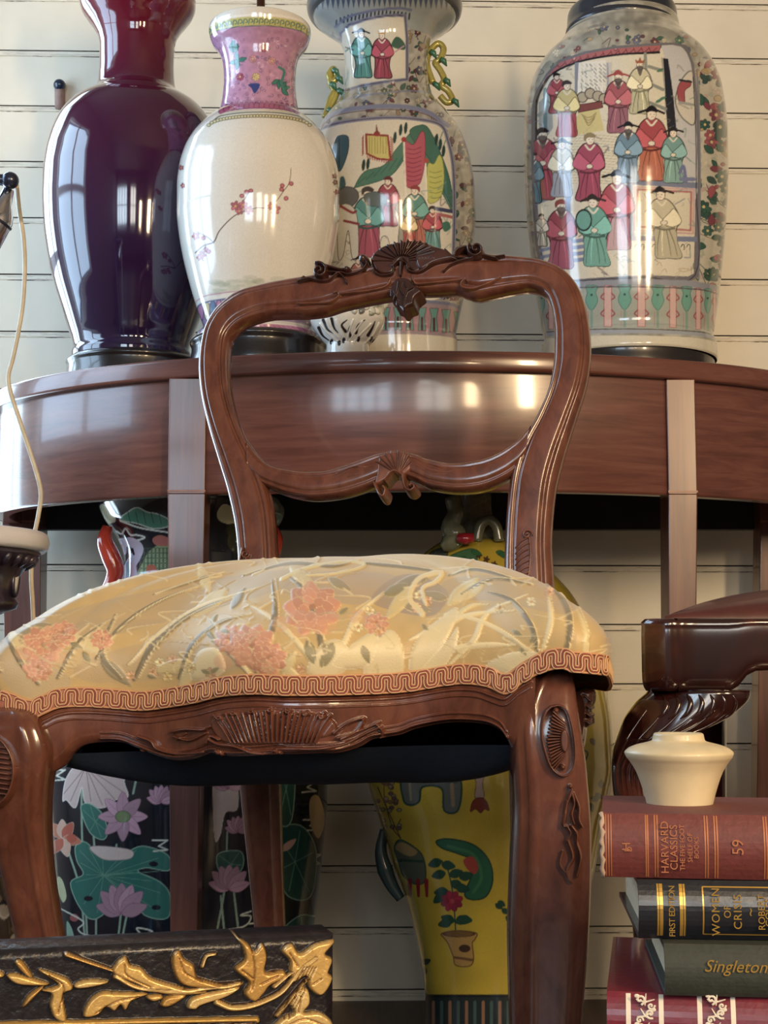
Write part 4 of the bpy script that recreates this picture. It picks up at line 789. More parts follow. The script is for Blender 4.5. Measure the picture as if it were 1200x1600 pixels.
# ================================================================ CARVED CHAIR
YAW = math.radians(11.6); RV = np.array([math.cos(YAW), -math.sin(YAW), 0]); FV = np.array([-math.sin(YAW), -math.cos(YAW), 0]); UPV = np.array([0, 0, 1.])
O0 = np.array([.009, 1.58, 0.])
def W(u, v, z): 
    u, v, z = np.broadcast_arrays(np.asarray(u, float), v, z); return O0+u[..., None]*RV+v[..., None]*FV+z[..., None]*UPV
def uv(p): d = np.asarray(p)-O0; return d@RV, d@FV
def PV(px, py, v): return RP(px, py, O0+FV*v, FV)
chair = thing('balloon_back_chair', (float(O0[0]), float(O0[1])-.2, 0), 'carved mahogany balloon-back chair with a domed cream floral silk seat', 'chair')
def band(name, A, B, n, thick, prof, mat, parent, M=26, N=420, relief=None, back=True):
    A = resamp(A, N) if N else np.asarray(A); B_ = resamp(B, N) if N else np.asarray(B)
    t = np.linspace(0, 1, M); n = np.asarray(n, float); e = prof(t)
    V = A[:, None]*(1-t)[None, :, None]+B_[:, None]*t[None, :, None]
    if relief is not None: px, py = proj(V); e = e[None]+relief.samp(relief.h, px, py)
    else: e = np.broadcast_to(e, V.shape[:2])
    V = V+e[..., None]*n
    tb = np.array([1, .97, .5, .03, 0]); Bk = A[:, None]*(1-tb)[None, :, None]+B_[:, None]*tb[None, :, None]-n*(thick*np.array([.5, 1, 1.1, 1, .5]))[None, :, None]
    V = np.concatenate([V, Bk], 1); nn, mm = V.shape[:2]; f = [tuple(q) for q in gridf(nn, mm, True)]
    f.append(tuple(range(mm))[::1]); f.append(tuple(reversed(range((nn-1)*mm, nn*mm))))
    return mesh(name, V, f, mat, parent)
# back plane: raked, passes through the back of the seat
ZS = .60; NB = FV*math.cos(.17)+UPV*math.sin(.17); PB = W(0, 0, ZS)
BP = lambda pts: RP(np.array(pts)[:, 0], np.array(pts)[:, 1], PB, NB)
hoop = [((374,925),(432,925)),((372,890),(432,885)),((371,860),(431,850)),((366,815),(427,800)),((355,765),(418,762)),((342,722),(402,722)),((326,668),(378,672)),((315,620),(362,622)),((311,577),(357,577)),((314,540),(358,540)),((322,508),(366,521)),((340,480),(386,505)),((370,457),(419,495)),((405,446),(450,493)),((440,438),(480,493)),((480,432),(510,489)),((505,428),(535,481)),((540,425),(565,474)),((600,412),(600,467)),((640,405),(645,460)),((680,403),(682,458)),((712,400),(712,457)),((730,398),(727,462)),((755,397),(745,467)),((785,399),(770,462)),((815,402),(798,456)),((850,408),(825,452)),((882,423),(848,459)),((903,447),(860,480)),((915,478),(866,515)),((922,520),(866,545)),((923,560),(864,575)),((916,605),(855,612)),((900,655),(836,655)),((882,712),(815,690)),((870,760),(799,738)),((864,810),(792,795)),((862,850),(789,850)),((864,890),(788,890)),((866,925),(788,925))]
ho = cat([a for a, b in hoop], 10); hi = cat([b for a, b in hoop], 10)
def mould(t):
    e = .0135*np.clip(1-np.abs(2*t-1)**3.2, 0, 1)**.6
    return e-.0036*np.exp(-((t-.22)/.035)**2)-.0036*np.exp(-((t-.80)/.035)**2)+.0015*np.exp(-((t-.9)/.04)**2)
back = band('back_frame', BP(ho), BP(hi), NB, .016, mould, WCH, chair, N=0, M=30)
low = [((388,690),(392,745)),((405,712),(408,757)),((425,728),(427,765)),((463,736),(455,775)),((490,737),(490,780)),((517,734),(533,776)),((560,720),(570,766)),((592,709),(598,754)),((620,706),(620,744)),((650,710),(648,752)),((668,717),(676,764)),((706,724),(717,769)),((750,719),(755,765)),((782,707),(787,752)),((812,686),(808,738)),((830,665),(822,722))]
lo_ = cat([a for a, b in low], 10); li_ = cat([b for a, b in low], 10)
rail = band('back_rail', BP(lo_)-NB*.001, BP(li_)-NB*.001, NB, .014, mould, WCH, chair, N=0, M=26)
def relief(name, cv, pt, n, mat, parent, back=.004, thr=.0004, k=1.0, sheet=False, fn=None):
    x = cv.x0+np.arange(cv.W)/cv.sc; y = cv.y0+np.arange(cv.H)/cv.sc; X, Y = np.meshgrid(x, y)
    h = cv.h*k; on = h > thr; near = on.copy(); near[1:] |= on[:-1]; near[:-1] |= on[1:]; near[:, 1:] |= near[:, :-1].copy(); near[:, :-1] |= near[:, 1:].copy()
    Pt = RP(X, Y, pt, n) if fn is None else fn(X, Y); n = np.asarray(n, float); V = Pt+np.where(on, h, -back)[..., None]*n
    f = gridf(cv.H, cv.W); keep = near.ravel()[f].all(1); f = f[keep]
    if sheet:
        V = np.concatenate([V.reshape(-1, 3), (Pt-(back+.3*np.where(on, h, 0))[..., None]*n).reshape(-1, 3)]); f = np.concatenate([f[:, ::-1], f+cv.H*cv.W])
    else: V = V.reshape(-1, 3); f = f[:, ::-1]
    u, inv = np.unique(f, return_inverse=True); return mesh(name, V[u], np.ascontiguousarray(inv.reshape(f.shape)), mat, parent)
def spiral(cv, x, y, r, turns, w, h, d=1, t0=0, r1=.15):
    n = int(16*turns); cv.line([(x+r*(1-(1-r1)*k/n)*math.cos(t0+d*2*math.pi*turns*k/n), y+r*(1-(1-r1)*k/n)*math.sin(t0+d*2*math.pi*turns*k/n)) for k in range(n+1)], w, None, sm=False, h=h)
# crest carving
Z = lambda L: zc(L, 470, 370, 3.871)
c = Cv(468, 372, 790, 495, 2.0)
c.poly(Z([(700,60),(800,70),(880,92),(935,135),(960,160),(900,170),(820,190),(740,230),(700,180)]), None, h=.012, hw=6)
c.poly(Z([(430,135),(480,82),(560,50),(640,38),(720,38),(800,62),(870,90),(930,130),(900,145),(810,140),(770,205),(700,238),(650,200),(620,160),(585,195),(560,242),(480,240),(440,190)]), None, h=.009, hw=5)
for i, (x, y) in enumerate(Z([(435,160),(445,125),(480,95),(520,72),(560,56),(600,46),(640,42),(680,42),(715,48),(750,60),(780,80),(800,110),(800,150)])):
    x0, y0 = 629, 414; c.line([(x0*.75+x*.25, y0*.75+y*.25), (x, y)], 1.0, None, w2=1.6, cut=.3); 
    c.line([(x0*.7+(x+4)*.3, y0*.7+y*.3), (x+4, y+1)], 3, None, w2=6.5, h=.0125)
spiral(c, *Z([(125,225)])[0], 12.5, 1.5, 7, .014, 1, -2); c.ell(*Z([(125,225)])[0], 12, 11, 0, None, h=.008)
spiral(c, *Z([(1068,100)])[0], 13, 1.5, 7, .015, -1, -2.5); c.ell(*Z([(1060,100)])[0], 13, 12, 0, None, h=.008)
c.ell(*Z([(385,148)])[0], 8, 8, 0, None, h=.013); c.ell(*Z([(285,212)])[0], 7, 6, 0, None, h=.012)
for L, w_ in (([(0,285),(60,270),(120,285),(180,280),(240,235),(300,245),(370,225),(410,180),(385,150)], 5), ([(150,190),(190,200),(250,215),(290,212)], 8), ([(170,230),(230,235),(270,262),(290,300)], 4), ([(870,225),(910,190),(970,165),(1040,150),(1090,130),(1190,150)], 5), ([(935,130),(950,100),(1000,80),(1040,95)], 9), ([(880,100),(930,140),(1000,150)], 7), ([(560,190),(575,215),(555,245),(500,252),(460,235),(450,215)], 4.5), ([(650,195),(665,225),(720,232),(770,205),(805,150),(795,100)], 5), ([(600,290),(590,350),(570,400)], 4), ([(615,175),(612,250)], 9), ([(560,200),(610,160),(655,190)], 5), ([(30,262),(10,275),(-5,290)], 6), ([(1120,130),(1170,140),(1240,132)], 4)):
    c.line(Z(L), w_, None, w2=w_*.6, h=.0115)
c.poly(Z([(590,262),(560,300),(540,340),(545,370),(570,385),(578,425),(605,440),(630,466),(658,440),(690,425),(700,385),(740,350),(725,325),(690,300),(655,265)]), None, h=.009, hw=4)
for L in ([(620,290),(615,340),(640,380),(655,350),(690,330)], [(640,380),(632,450)], [(600,400),(570,350)], [(640,290),(650,330)]): c.line(Z(L), 1.8, None, h=.013)
relief('crest_carving', c, PB+NB*.008, NB, WCR, back, back=.022, sheet=True)
c = Cv(468, 425, 800, 480, 2.0)
for L in ([(0,410),(100,408),(180,400),(232,365),(225,340),(205,345)], [(240,350),(400,335),(500,315),(535,290),(550,260)], [(675,240),(690,280),(730,292),(980,265)], [(1000,262),(972,285),(980,312),(1040,320),(1110,300),(1210,252)], [(1010,275),(1005,268)]): c.line(Z(L), 4, None, h=.0055)
relief('scroll_bead', c, PB+NB*.0105, NB, WCV, back, back=.004)
# lower rail shell
Z = lambda L: zc(L, 300, 360, 1.846)
c = Cv(510, 690, 735, 785, 2.2)
c.poly(Z([(540,660),(560,645),(600,640),(628,650),(635,690),(612,710),(600,700),(580,700),(560,725),(530,735),(535,700)]), None, h=.006, hw=4)
for x, y in Z([(538,672),(545,658),(560,648),(578,643),(598,641),(615,645),(628,654),(634,672)]): c.line([(624, 744), (x, y)], 1.8, None, w2=4, h=.009)
for L, w_ in (([(530,735),(545,765),(556,772),(562,755),(556,745)], 6), ([(612,712),(618,745),(632,756),(645,748),(640,738),(632,742)], 6), ([(560,725),(585,700),(612,712)], 5)): c.line(Z(L), w_, None, h=.012)
for L in ([(410,718),(440,705),(470,690),(530,682)], [(420,705),(470,685),(520,690)], [(640,668),(680,690),(730,700),(755,697)], [(650,680),(690,705),(740,706)], [(450,715),(500,700)], [(700,680),(735,690)]): c.line(Z(L), 5, None, w2=1.5, h=.006)
relief('shell_carving', c, PB+NB*.007, NB, WCV, rail, back=.02, sheet=True)
# stile feet leaves
c = Cv(372, 820, 440, 905, 2); spiral(c, 386, 868, 7, 1.3, 4, .008); c.line([(384, 872), (392, 884), (408, 890)], 7, None, h=.007); c.line([(380, 858), (376, 880), (380, 900)], 5, None, h=.006); relief('leaf_carving', c, PB+NB*.009, NB, WCV, back)
c = Cv(795, 825, 850, 915, 2)
for k in range(8): c.line([(826, 842+k*9), (816, 848+k*9), (806, 858+k*9)], 4, None, w2=1.5, h=.0075)
spiral(c, 825, 838, 8, 1.3, 4.5, .009, -1); c.line([(828, 840), (830, 870), (826, 910)], 5, None, h=.007); relief('leaf_carving', c, PB+NB*.009, NB, WCV, back)
# ---- seat
TR = np.array([(-140,1066),(-60,1078),(0,1090),(30,1100),(55,1109),(75,1101),(100,1091),(140,1089),(190,1092),(230,1095),(270,1090),(310,1083),(350,1073),(400,1069),(450,1071),(540,1070),(627,1066),(690,1056),(725,1053),(759,1058),(786,1069),(812,1051),(839,1036),(865,1029),(882,1031),(897,1044),(912,1066)], float)
TRs = cat(TR, 10)
def frontv(u): return .432+.016*np.cos(np.clip(u/.235, -1, 1)*math.pi*2)*1.0+.006
# outline in plan, counter-clockwise from back left, with a z for each point
us = np.linspace(-.222, .222, 260); vs_ = frontv(us)
zf = []
for u, v in zip(us, vs_):
    p0 = W(u, v, .53); px = float(proj(p0)[0]); py = np.interp(px, TRs[:, 0], TRs[:, 1]); zf.append(RP(px, py, p0, FV)[2])
zf = np.array(zf)
def corner(c, r, a0, a1, n=30): t = np.linspace(a0, a1, n); return np.stack([c[0]+r*np.cos(t), c[1]+r*np.sin(t)], 1)
rt = np.vstack([[[.222, vs_[-1]]], corner((.216, .425), .03, 1.25, -.05, 26), [[.243, .33], [.235, .22], [.215, .1], [.19, .03]], corner((.165, .02), .025, 0, -1.5, 10), [[.08, -.012], [0, -.014]]])
rt = resamp(rt, 330)[1:]; lf = rt[::-1]*np.array([-1, 1]); lf = lf[1:]
bd = np.vstack([np.c_[us, vs_], rt, lf])
z_r = np.interp(np.linspace(0, 1, len(rt)), [0, .06, .12, .2, .4, 1], [zf[-1], zf[-1]-.003, .548, .542, .535, .535]); z_l = np.interp(np.linspace(0, 1, len(lf)), [0, .6, .85, 1], [.535, .535, .528, zf[0]])
bz = np.r_[zf, z_r, z_l]
arc_ = np.r_[0, np.cumsum(np.linalg.norm(np.diff(bd, axis=0), axis=1))]
idx = np.linspace(0, arc_[-1]+.001, 1500, endpoint=False); B2 = np.stack([np.interp(idx, arc_, bd[:, 0]), np.interp(idx, arc_, bd[:, 1])], 1); Bz = np.interp(idx, arc_, bz)
ker = np.hanning(9); ker /= ker.sum()
# seat fabric design
cv = Cv(-130, 860, 950, 1125, 1.7, (202, 174, 122)); cv.blot(.05, 30, 2)
LT, GY, PK2, CRM = (232, 214, 168), (136, 124, 98), (206, 150, 122), (224, 208, 166)
cv.poly([(440, 925), (470, 900), (540, 892), (620, 900), (600, 925), (560, 945), (500, 935)], (184, 164, 138), a=.8); cv.poly([(580, 940), (610, 905), (650, 898), (700, 925), (680, 960), (640, 960)], (168, 150, 130), a=.9); cv.poly([(330, 960), (300, 1010), (330, 1050), (380, 1040), (380, 980)], (196, 178, 140), a=.5)  # these and the next greyer patches paint the cool sheen into the silk
cv.poly([(-20, 1010), (10, 1000), (60, 1030), (110, 1060), (90, 1090), (20, 1080)], (190, 172, 142), a=.6)
for q, k_ in (([(-130,960),(60,960),(200,930),(330,905),(460,890),(440,920),(300,960),(140,1000),(-20,1010),(-130,1030)], .5), ([(700,905),(800,900),(900,930),(880,960),(780,940),(700,935)], .5), ([(120,1040),(200,1010),(300,1000),(330,1030),(260,1060),(140,1066)], .35)): cv.poly(q, (176, 158, 134), a=k_)
random.seed(11)
for i in range(26):
    x, y = random.uniform(-110, 930), random.uniform(890, 1060); leaf(cv, x, y, random.uniform(40, 80), random.choice([-1, 1])*random.uniform(.2, 1.2)+(3.14 if random.random() < .5 else 0), random.choice([(162, 148, 118), (218, 200, 152), (148, 136, 110), (212, 192, 140)]), .35, ol=(228, 212, 168), h=.0006)
def rose(x, y, r, col=PK2):
    for ring, nn, rr in ((1.0, 9, .5), (.62, 7, .4), (.3, 5, .3)):
        t0 = random.random()*6
        for i in range(nn):
            t = t0+i*2*math.pi/nn; cc = tuple(np.clip(np.array(col)*(1+jit(.06)), 0, 255))
            leaf(cv, x+math.cos(t)*r*ring*.35, y+math.sin(t)*r*ring*.3, r*rr*1.3, t+jit(.2), cc, .95, ol=(238, 208, 168), h=.0006)
    cv.ell(x, y-2, r*.12, r*.1, 0, (176, 130, 100))
def frond(pts, w, col, w2=.8, edge=True, h=.0007):
    cv.line(pts, [w*.35, w, w*.8, w2], col, h=h)
    if edge: cv.line([(x+w*.5, y-w*.1) for x, y in pts], 1.1, (236, 222, 178), h=.0009)
for pts, w_ in [([(505,1062),(470,1010),(430,970),(380,940)],9),([(500,1050),(500,990),(480,930),(450,900)],11),([(515,1058),(540,1000),(560,960),(600,925)],10),([(400,1050),(420,1000),(430,960),(425,905)],12),([(395,1060),(350,1010),(330,1000)],8),([(280,1060),(300,1010),(340,975),(390,960)],9),([(210,1062),(240,1010),(290,965),(360,935)],13),([(200,1040),(250,990),(310,950),(400,920)],7),([(150,1030),(190,980),(250,940),(330,910)],8),([(190,1062),(160,1020),(180,960)],9),([(60,1070),(30,1030),(10,995)],10),([(90,1060),(120,1010),(160,975)],9),([(700,1040),(740,1000),(760,960),(820,930)],9),([(840,1030),(830,980),(800,940),(760,925)],8),([(845,1020),(860,970),(855,920)],8),([(835,1025),(780,985),(730,965),(690,960)],7),([(640,1000),(690,975),(740,960),(800,955)],9),([(660,1048),(710,1015),(770,1008),(800,1010)],11),([(690,985),(730,950),(760,945)],8),([(880,1030),(890,980),(880,940),(850,910)],10),([(910,1040),(915,990),(900,950)],9),([(380,900),(450,880),(520,885),(560,876)],7),([(700,900),(740,890),(800,905)],6),([(720,930),(770,905),(830,915)],6),([(240,930),(300,910),(350,895)],5),([(0,1050),(-30,1010),(-50,1000)],9),([(560,880),(620,885),(690,895)],6)]: frond(pts, w_, random.choice([LT, (176, 160, 120), (222, 204, 152), GY, GY]))
for pts in ([(570,1058),(575,1015),(605,985),(625,1000),(630,1050),(600,1062)], [(640,1050),(650,1000),(690,965),(715,950),(705,985),(670,1040)], [(655,1052),(700,1000),(715,980),(712,1010),(690,1045)], [(480,1050),(500,1010),(530,1000),(550,1030),(520,1060)], [(520,1040),(560,1000),(590,990),(575,1040)], [(760,1040),(800,1020),(840,1024),(800,1050)], [(300,1062),(310,1020),(340,1015),(350,1050)]): cv.poly(pts, CRM, ol=(244, 232, 200), h=.0008, hw=8)
for x, y, r in [(488, 952, 46), (68, 1010, 34), (395, 1012, 40), (360, 1000, 26), (420, 1030, 30), (100, 990, 22), (160, 1000, 18), (60, 1045, 24), (588, 975, 20), (-40, 1030, 24)]: rose(x, y, r)
for x, y in [(440, 975), (470, 985), (510, 980), (380, 1030), (350, 1035), (560, 965), (40, 1020), (90, 1030)]: cv.ell(x, y, 15, 12, 0, (222, 170, 136), a=.45)
for x, y in [(578, 955), (592, 988), (560, 980), (250, 1035), (240, 1050), (262, 1058), (205, 1056), (470, 1045), (858, 925), (780, 950), (830, 940), (655, 930), (650, 950), (668, 940), (330, 1052), (300, 1045), (270, 1030)]: flower(cv, x, y, 8, random.choice([(230, 208, 150), (226, 186, 146), (238, 222, 176)]), (190, 140, 90), 6)
for x, y, L, t in [(322, 985, 20, .8), (330, 975, 18, -1), (345, 985, 16, .3), (316, 1048, 16, .4), (330, 1052, 16, -.5), (505, 1005, 26, 1.2), (510, 1020, 26, 1.9), (530, 960, 18, -.6), (566, 1010, 30, 1.2), (800, 985, 18, .5), (835, 990, 16, 2), (812, 1012, 16, 1), (230, 1055, 16, .3), (110, 1005, 20, .4), (130, 1018, 24, 1), (480, 1000, 40, 1.3), (520, 1005, 40, 1.9), (600, 930, 40, -.4), (660, 975, 14, 1)]: leaf(cv, x, y, L, t, (150, 140, 106), .45, ol=(190, 180, 140), h=.0006)
cv.line([(660, 960), (640, 935), (655, 905), (690, 895), (680, 910), (660, 920), (665, 945)], 9, (228, 208, 160), w2=5, h=.0008); cv.line([(440, 905), (480, 888), (540, 878), (570, 884), (530, 896), (480, 900)], 6, (222, 208, 160), w2=3, h=.0007)
for i in range(170): x, y = random.uniform(-100, 940), random.uniform(880, 1060); cv.line([(x, y), (x+jit(24), y-random.random()*18), (x+jit(50), y-random.random()*30)], 3.2, random.choice([LT, (202, 184, 142)]), w2=.8, a=.7, h=.0005)
nS = 210; sv = np.linspace(0, 1, nS)**1.15; NSUP = 2.35
rho = np.cos(sv*math.pi/2)**(2/NSUP); hh = np.sin(sv*math.pi/2)**(2/2.2)
ctr = np.array([0, .215]); HD = .112
r2d = rho[:, None]; bul = .010*np.sin(np.clip(sv*3.2, 0, 1)*math.pi)[:, None]
dirv = (B2-ctr); dirv /= np.linalg.norm(dirv, axis=1)[:, None]
UVp = ctr+(B2-ctr)[None]*r2d[..., None]+dirv[None]*bul[..., None]
zz_ = Bz[None]*(1-sv[:, None]**.5)+.537*(sv[:, None]**.5)+HD*hh[:, None]
zz_ -= .012*np.clip(1-(UVp[..., 1]/.12), 0, 1)**2
Vs = W(UVp[..., 0], UVp[..., 1], zz_)
px, py = proj(Vs); col = lin(cv.samp(cv.c, px, py)); hg = cv.samp(cv.h, px, py)
nrm = np.concatenate([dirv[None]*(1-sv)[:, None, None]*np.ones((1, len(B2), 1)), (sv[:, None, None]+.3)*np.ones((1, len(B2), 1))], -1); nrm /= np.linalg.norm(nrm, axis=-1)[..., None]
Vs = Vs+(hg*2.0)[..., None]*(nrm[..., 0:1]*RV+nrm[..., 1:2]*FV+nrm[..., 2:3]*UPV)
seat = grid('upholstered_seat', Vs, FAB, chair, col, wrap=True, flip=True)
# ---- braid
def braid():
    Vv, Ff, Cc = [], [], []
    n0 = int(len(B2)*0); tot = idx[-1]; 
    base = W(B2[:, 0], B2[:, 1], Bz); out = np.c_[dirv, np.zeros(len(dirv))]; out = out[:, 0:1]*RV+out[:, 1:2]*FV
    L = np.r_[0, np.cumsum(np.linalg.norm(np.diff(base, axis=0), axis=1))]; per = .0138; N = int(L[-1]/per)
    # flat backing ribbon
    rb = np.stack([base+out*.003+UPV*k for k in (-.0072, -.004, .004, .0072)], 0); rb[1:3] += out*.0016
    f = gridf(4, len(base), True); Vv.append(rb.reshape(-1, 3)); Ff.append(f[:, ::-1]); Cc.append(np.tile(lin((168, 106, 86)), (rb.shape[0]*rb.shape[1], 1)))
    off = len(Vv[0])
    s = np.linspace(0, N*per, N*28); x = s/per*2*math.pi
    so = s-per*.098*np.sin(2*x); zo = np.clip(np.sin(x)*1.12, -1, 1)*.0052
    ds, dz = np.gradient(so), np.gradient(zo); L2 = np.hypot(ds, dz)+1e-12
    for off_, colr, rad, lift in ((0, (214, 174, 130), .0007, .0064), (.0013, (150, 76, 68), .0006, .0060), (-.0013, (150, 76, 68), .0006, .0060), (.0024, (212, 170, 128), .0006, .0060), (-.0024, (212, 170, 128), .0006, .0060)):
        sp_ = so-dz/L2*off_; zp_ = np.clip(zo+ds/L2*off_, -.0074, .0074)
        b = np.stack([np.interp(sp_, L, base[:, k]) for k in range(3)], 1); o = np.stack([np.interp(sp_, L, out[:, k]) for k in range(3)], 1)
        V_, F_ = tube_vf(b+o*lift+UPV*zp_[:, None], rad, 5); F_ = np.array([q for q in F_ if len(q) == 4]); Vv.append(V_); Ff.append(F_+off); off += len(V_); Cc.append(np.tile(lin(colr), (len(V_), 1)))
    for zo in (-.0072, .0072):
        pts = base+out*.004+UPV*zo; V_, F_ = tube_vf(pts[::2], .0009, 5); F_ = np.array([q for q in F_ if len(q) == 4]); Vv.append(V_); Ff.append(F_+off); off += len(V_); Cc.append(np.tile(lin((206, 150, 110)), (len(V_), 1)))
    mesh('braid_trim', np.vstack(Vv), np.ascontiguousarray(np.vstack(Ff)), GIMP, chair, np.vstack(Cc))
braid()
# ---- front seat rail with shell carving
xs = np.arange(10, 838, 1.0)
top = np.stack([xs, np.interp(xs, TRs[:, 0], TRs[:, 1])+8], 1)
BO = np.array([(-70,1190),(20,1190),(60,1210),(90,1200),(110,1176),(130,1164),(160,1160),(190,1161),(215,1170),(240,1180),(270,1188),(300,1186),(330,1176),(345,1179),(360,1182),(400,1181),(435,1178),(450,1179),(500,1177),(530,1176),(560,1167),(580,1156),(602,1152),(625,1148),(649,1139),(688,1131),(715,1129),(740,1130),(765,1134),(785,1146),(800,1170),(830,1190),(905,1190)], float)
bo = cat(BO, 10); bot = np.stack([xs, np.interp(xs, bo[:, 0], bo[:, 1])], 1)
def FP(px, py, off=0.0):
    px = np.asarray(px, float); py = np.asarray(py, float); p = PV(px, py, .44); u, _ = uv(p); v = frontv(u)+off
    for _ in range(2):
        d = ray(px, py); o = O0+np.asarray(v)[..., None]*FV; t = ((o-CAM)@FV)/(d@FV); p = CAM+d*t[..., None]; u, _ = uv(p); v = frontv(u)+off
    return p
ZA = lambda L: zc(L, 0, 850, 2)
c = Cv(-75, 1060, 910, 1215, 1.7)
for dy, w_, h_ in ((16, 5, .0022), (26, 3, .0016)): c.line([(x, y+dy) for x, y in top[::20]], w_, None, h=h_)
c.line([(x, y-6) for x, y in bot[150:790:8]], 6, None, h=.005); c.line([(x, y-15) for x, y in bot[150:790:8]], 3, None, h=.0025)
c.poly(ZA([(662,560),(690,532),(720,538),(740,520),(780,532),(800,516),(850,514),(900,520),(930,530),(960,524),(1000,534),(1040,548),(1056,575),(1030,600),(960,612),(880,625),(800,628),(720,624),(680,600)]), None, h=.003, hw=4)
for k in range(21):
    x = 338+k*9; yt = 1118-6*math.sin((k+1)/22*math.pi)+2.5*math.sin(k*1.9); c.line([(x+(433-x)*.0, yt), (x*.85+433*.15, 1138), (x*.72+433*.28, 1160)], 5.5, None, w2=3.2, h=.0062)
    c.line([(x+4.5, yt+6), ((x+4.5)*.73+433*.27, 1158)], 1.6, None, cut=.6)
for x, y in ZA([(690,540),(735,526),(790,520),(850,516),(905,520),(960,528),(1010,538)]): spiral(c, x, y, 5, .8, 3.4, .0075)
for L, w_ in (([(1050,590),(1090,560),(1140,545),(1120,585),(1070,610)],7),([(1060,605),(1110,590),(1160,570),(1190,556)],6),([(660,610),(690,625),(740,632),(800,655),(860,655)],7),([(870,640),(930,640),(1000,640),(1080,625),(1150,590),(1195,570)],7),([(545,585),(590,578),(640,580),(660,570)],6),([(550,600),(600,612),(650,590)],5),([(560,610),(590,590)],4),([(440,600),(480,615),(500,640),(560,655),(640,650)],6),([(1180,560),(1200,585),(1190,610)],6),([(650,620),(665,600),(690,610)],7)): c.line(ZA(L), w_, None, w2=w_*.6, h=.0065)
for x, y in [(220, 1178), (342, 1177), (433, 1176), (597, 1158)]: c.ell(x, y, 8, 8, 0, None, h=.009); spiral(c, x, y, 8, 1.2, 4, .011)
A_ = FP(top[:, 0], top[:, 1]); B_ = FP(bot[:, 0], bot[:, 1])
frail = band('front_rail', A_, B_, FV, .022, lambda t: .006*np.clip(1-np.abs(2*t-1)**5, 0, 1)-.004, WCH, chair, M=110, N=0, relief=c)
# side and back rails
for s_ in (1, -1):
    pts = [(s_*.226, .40), (s_*.224, .33), (s_*.215, .22), (s_*.195, .1), (s_*.165, .02)]
    p = cat(pts, 6); A_ = W(p[:, 0], p[:, 1], .53); B_ = W(p[:, 0]-s_*.004, p[:, 1], .478+.008*np.cos(np.linspace(0, 6.28, len(p))))
    n_ = RV*s_*.97+FV*.2; band('side_rail', A_, B_, n_, .018, lambda t: .006*np.clip(1-np.abs(2*t-1)**4, 0, 1), WCH, chair, M=12, N=0)
band('rear_rail', W(np.linspace(-.17, .17, 12), -.012, .545), W(np.linspace(-.17, .17, 12), -.012, .475), -FV, .018, lambda t: .004*np.clip(1-np.abs(2*t-1)**4, 0, 1), WCH, chair, M=8, N=0)
c = Cv(890, 1070, 960, 1160, 2); c.poly([(898,1080),(925,1078),(928,1095),(922,1110),(926,1128),(912,1140),(898,1152)], None, h=.012, hw=9); 
for k in range(4): c.line([(900, 1090+k*14), (914, 1086+k*13), (924, 1094+k*12)], 5, None, h=.018)
relief('ear_carving', c, W(.2, .36, .5), FV, WCR, chair, back=.02, sheet=True)
# ---- dust cover sagging under the seat
a = np.linspace(0, 2*math.pi, 120, endpoint=False)
Bd = B2[::12]; q = np.linspace(0, 1, 14); uvd = ctr+(Bd-ctr)[None]*(1-q)[:, None, None]*.93
zd = .485-.036*np.sin(np.clip(q*1.7, 0, 1)*math.pi/2)[:, None]*np.ones((1, len(Bd))); zd += .006*(uvd[..., 0]/.2)
grid('dust_cover', W(uvd[..., 0], uvd[..., 1], zd), plain('black_cambric', (30, 46, 64), .85, 0, 0, .4, 160), chair, wrap=True)
# ---- legs
def legloft(name, st, Y, dep, mat, parent, e=.62, ridge=None, N=160, M=48):
    """st: (height mark, left edge, right edge); loft of rounded-square rings down to the floor"""
    s = cat(st, 10); s = resamp(s, N); s = s[np.argsort(s[:, 0])]; Yv = np.interp(np.linspace(0, 1, N), np.linspace(0, 1, len(Y)), Y) if isinstance(Y, (list, tuple)) else np.full(N, Y)
    c_ = P((s[:, 1]+s[:, 2])/2, s[:, 0], Yv); zp = c_[:, 1]*CT+(c_[:, 2]-.55)*ST; hw = (s[:, 2]-s[:, 1])/2/F_PX*zp; zmin = c_[:, 2].min()
    t = np.linspace(0, 2*math.pi, M, endpoint=False); ct, st_ = np.cos(t), np.sin(t)
    X = np.sign(ct)*np.abs(ct)**e; Yy = np.sign(st_)*np.abs(st_)**e
    dd = np.minimum(dep, hw*1.1)
    if ridge is not None:
        g = (-.0034*np.exp(-((X-ridge)/.06)**2)+.0022*np.exp(-((X-ridge*1.5)/.1)**2)-.002*np.exp(-((X-ridge*2.1)/.07)**2))*(Yy < -.4) 
    else: g = 0*X
    V = np.stack([c_[:, 0:1]+hw[:, None]*X, c_[:, 1:2]+dd[:, None]*Yy-g[None], c_[:, 2:3]+0*X], -1)
    # follow the chair yaw
    dx = V[..., 0]-c_[:, 0:1]; V[..., 1] -= dx*math.tan(YAW)*.8
    ny, m_ = V.shape[:2]; f = [tuple(q)[::-1] for q in gridf(ny, m_, True)]; f.append(tuple(range(m_))); f.append(tuple(reversed(range((ny-1)*m_, ny*m_))))
    return mesh(name, V, f, mat, parent)
def zfloor(Y): return float(proj((0, Y, 0))[1])
YR = 1.128; yf = zfloor(YR)
lr = legloft('front_leg', [(1046, 868, 878), (1049, 852, 888), (1056, 836, 893), (1070, 824, 896), (1090, 812, 898), (1112, 802, 901), (1140, 796, 905), (1180, 797, 911), (1212, 799, 914), (1260, 801, 918), (1310, 799, 920), (1390, 796, 919), (1470, 794, 915), (1600, 797, 905), (1750, 804, 888), (1900, 812, 878), (2050, 816, 876), (2150, 812, 884), (2190, 800, 900), (yf-8, 800, 902), (yf, 808, 896)], YR, .034, WCH, chair, ridge=-.35)
YLf = 1.195; yf = zfloor(YLf)
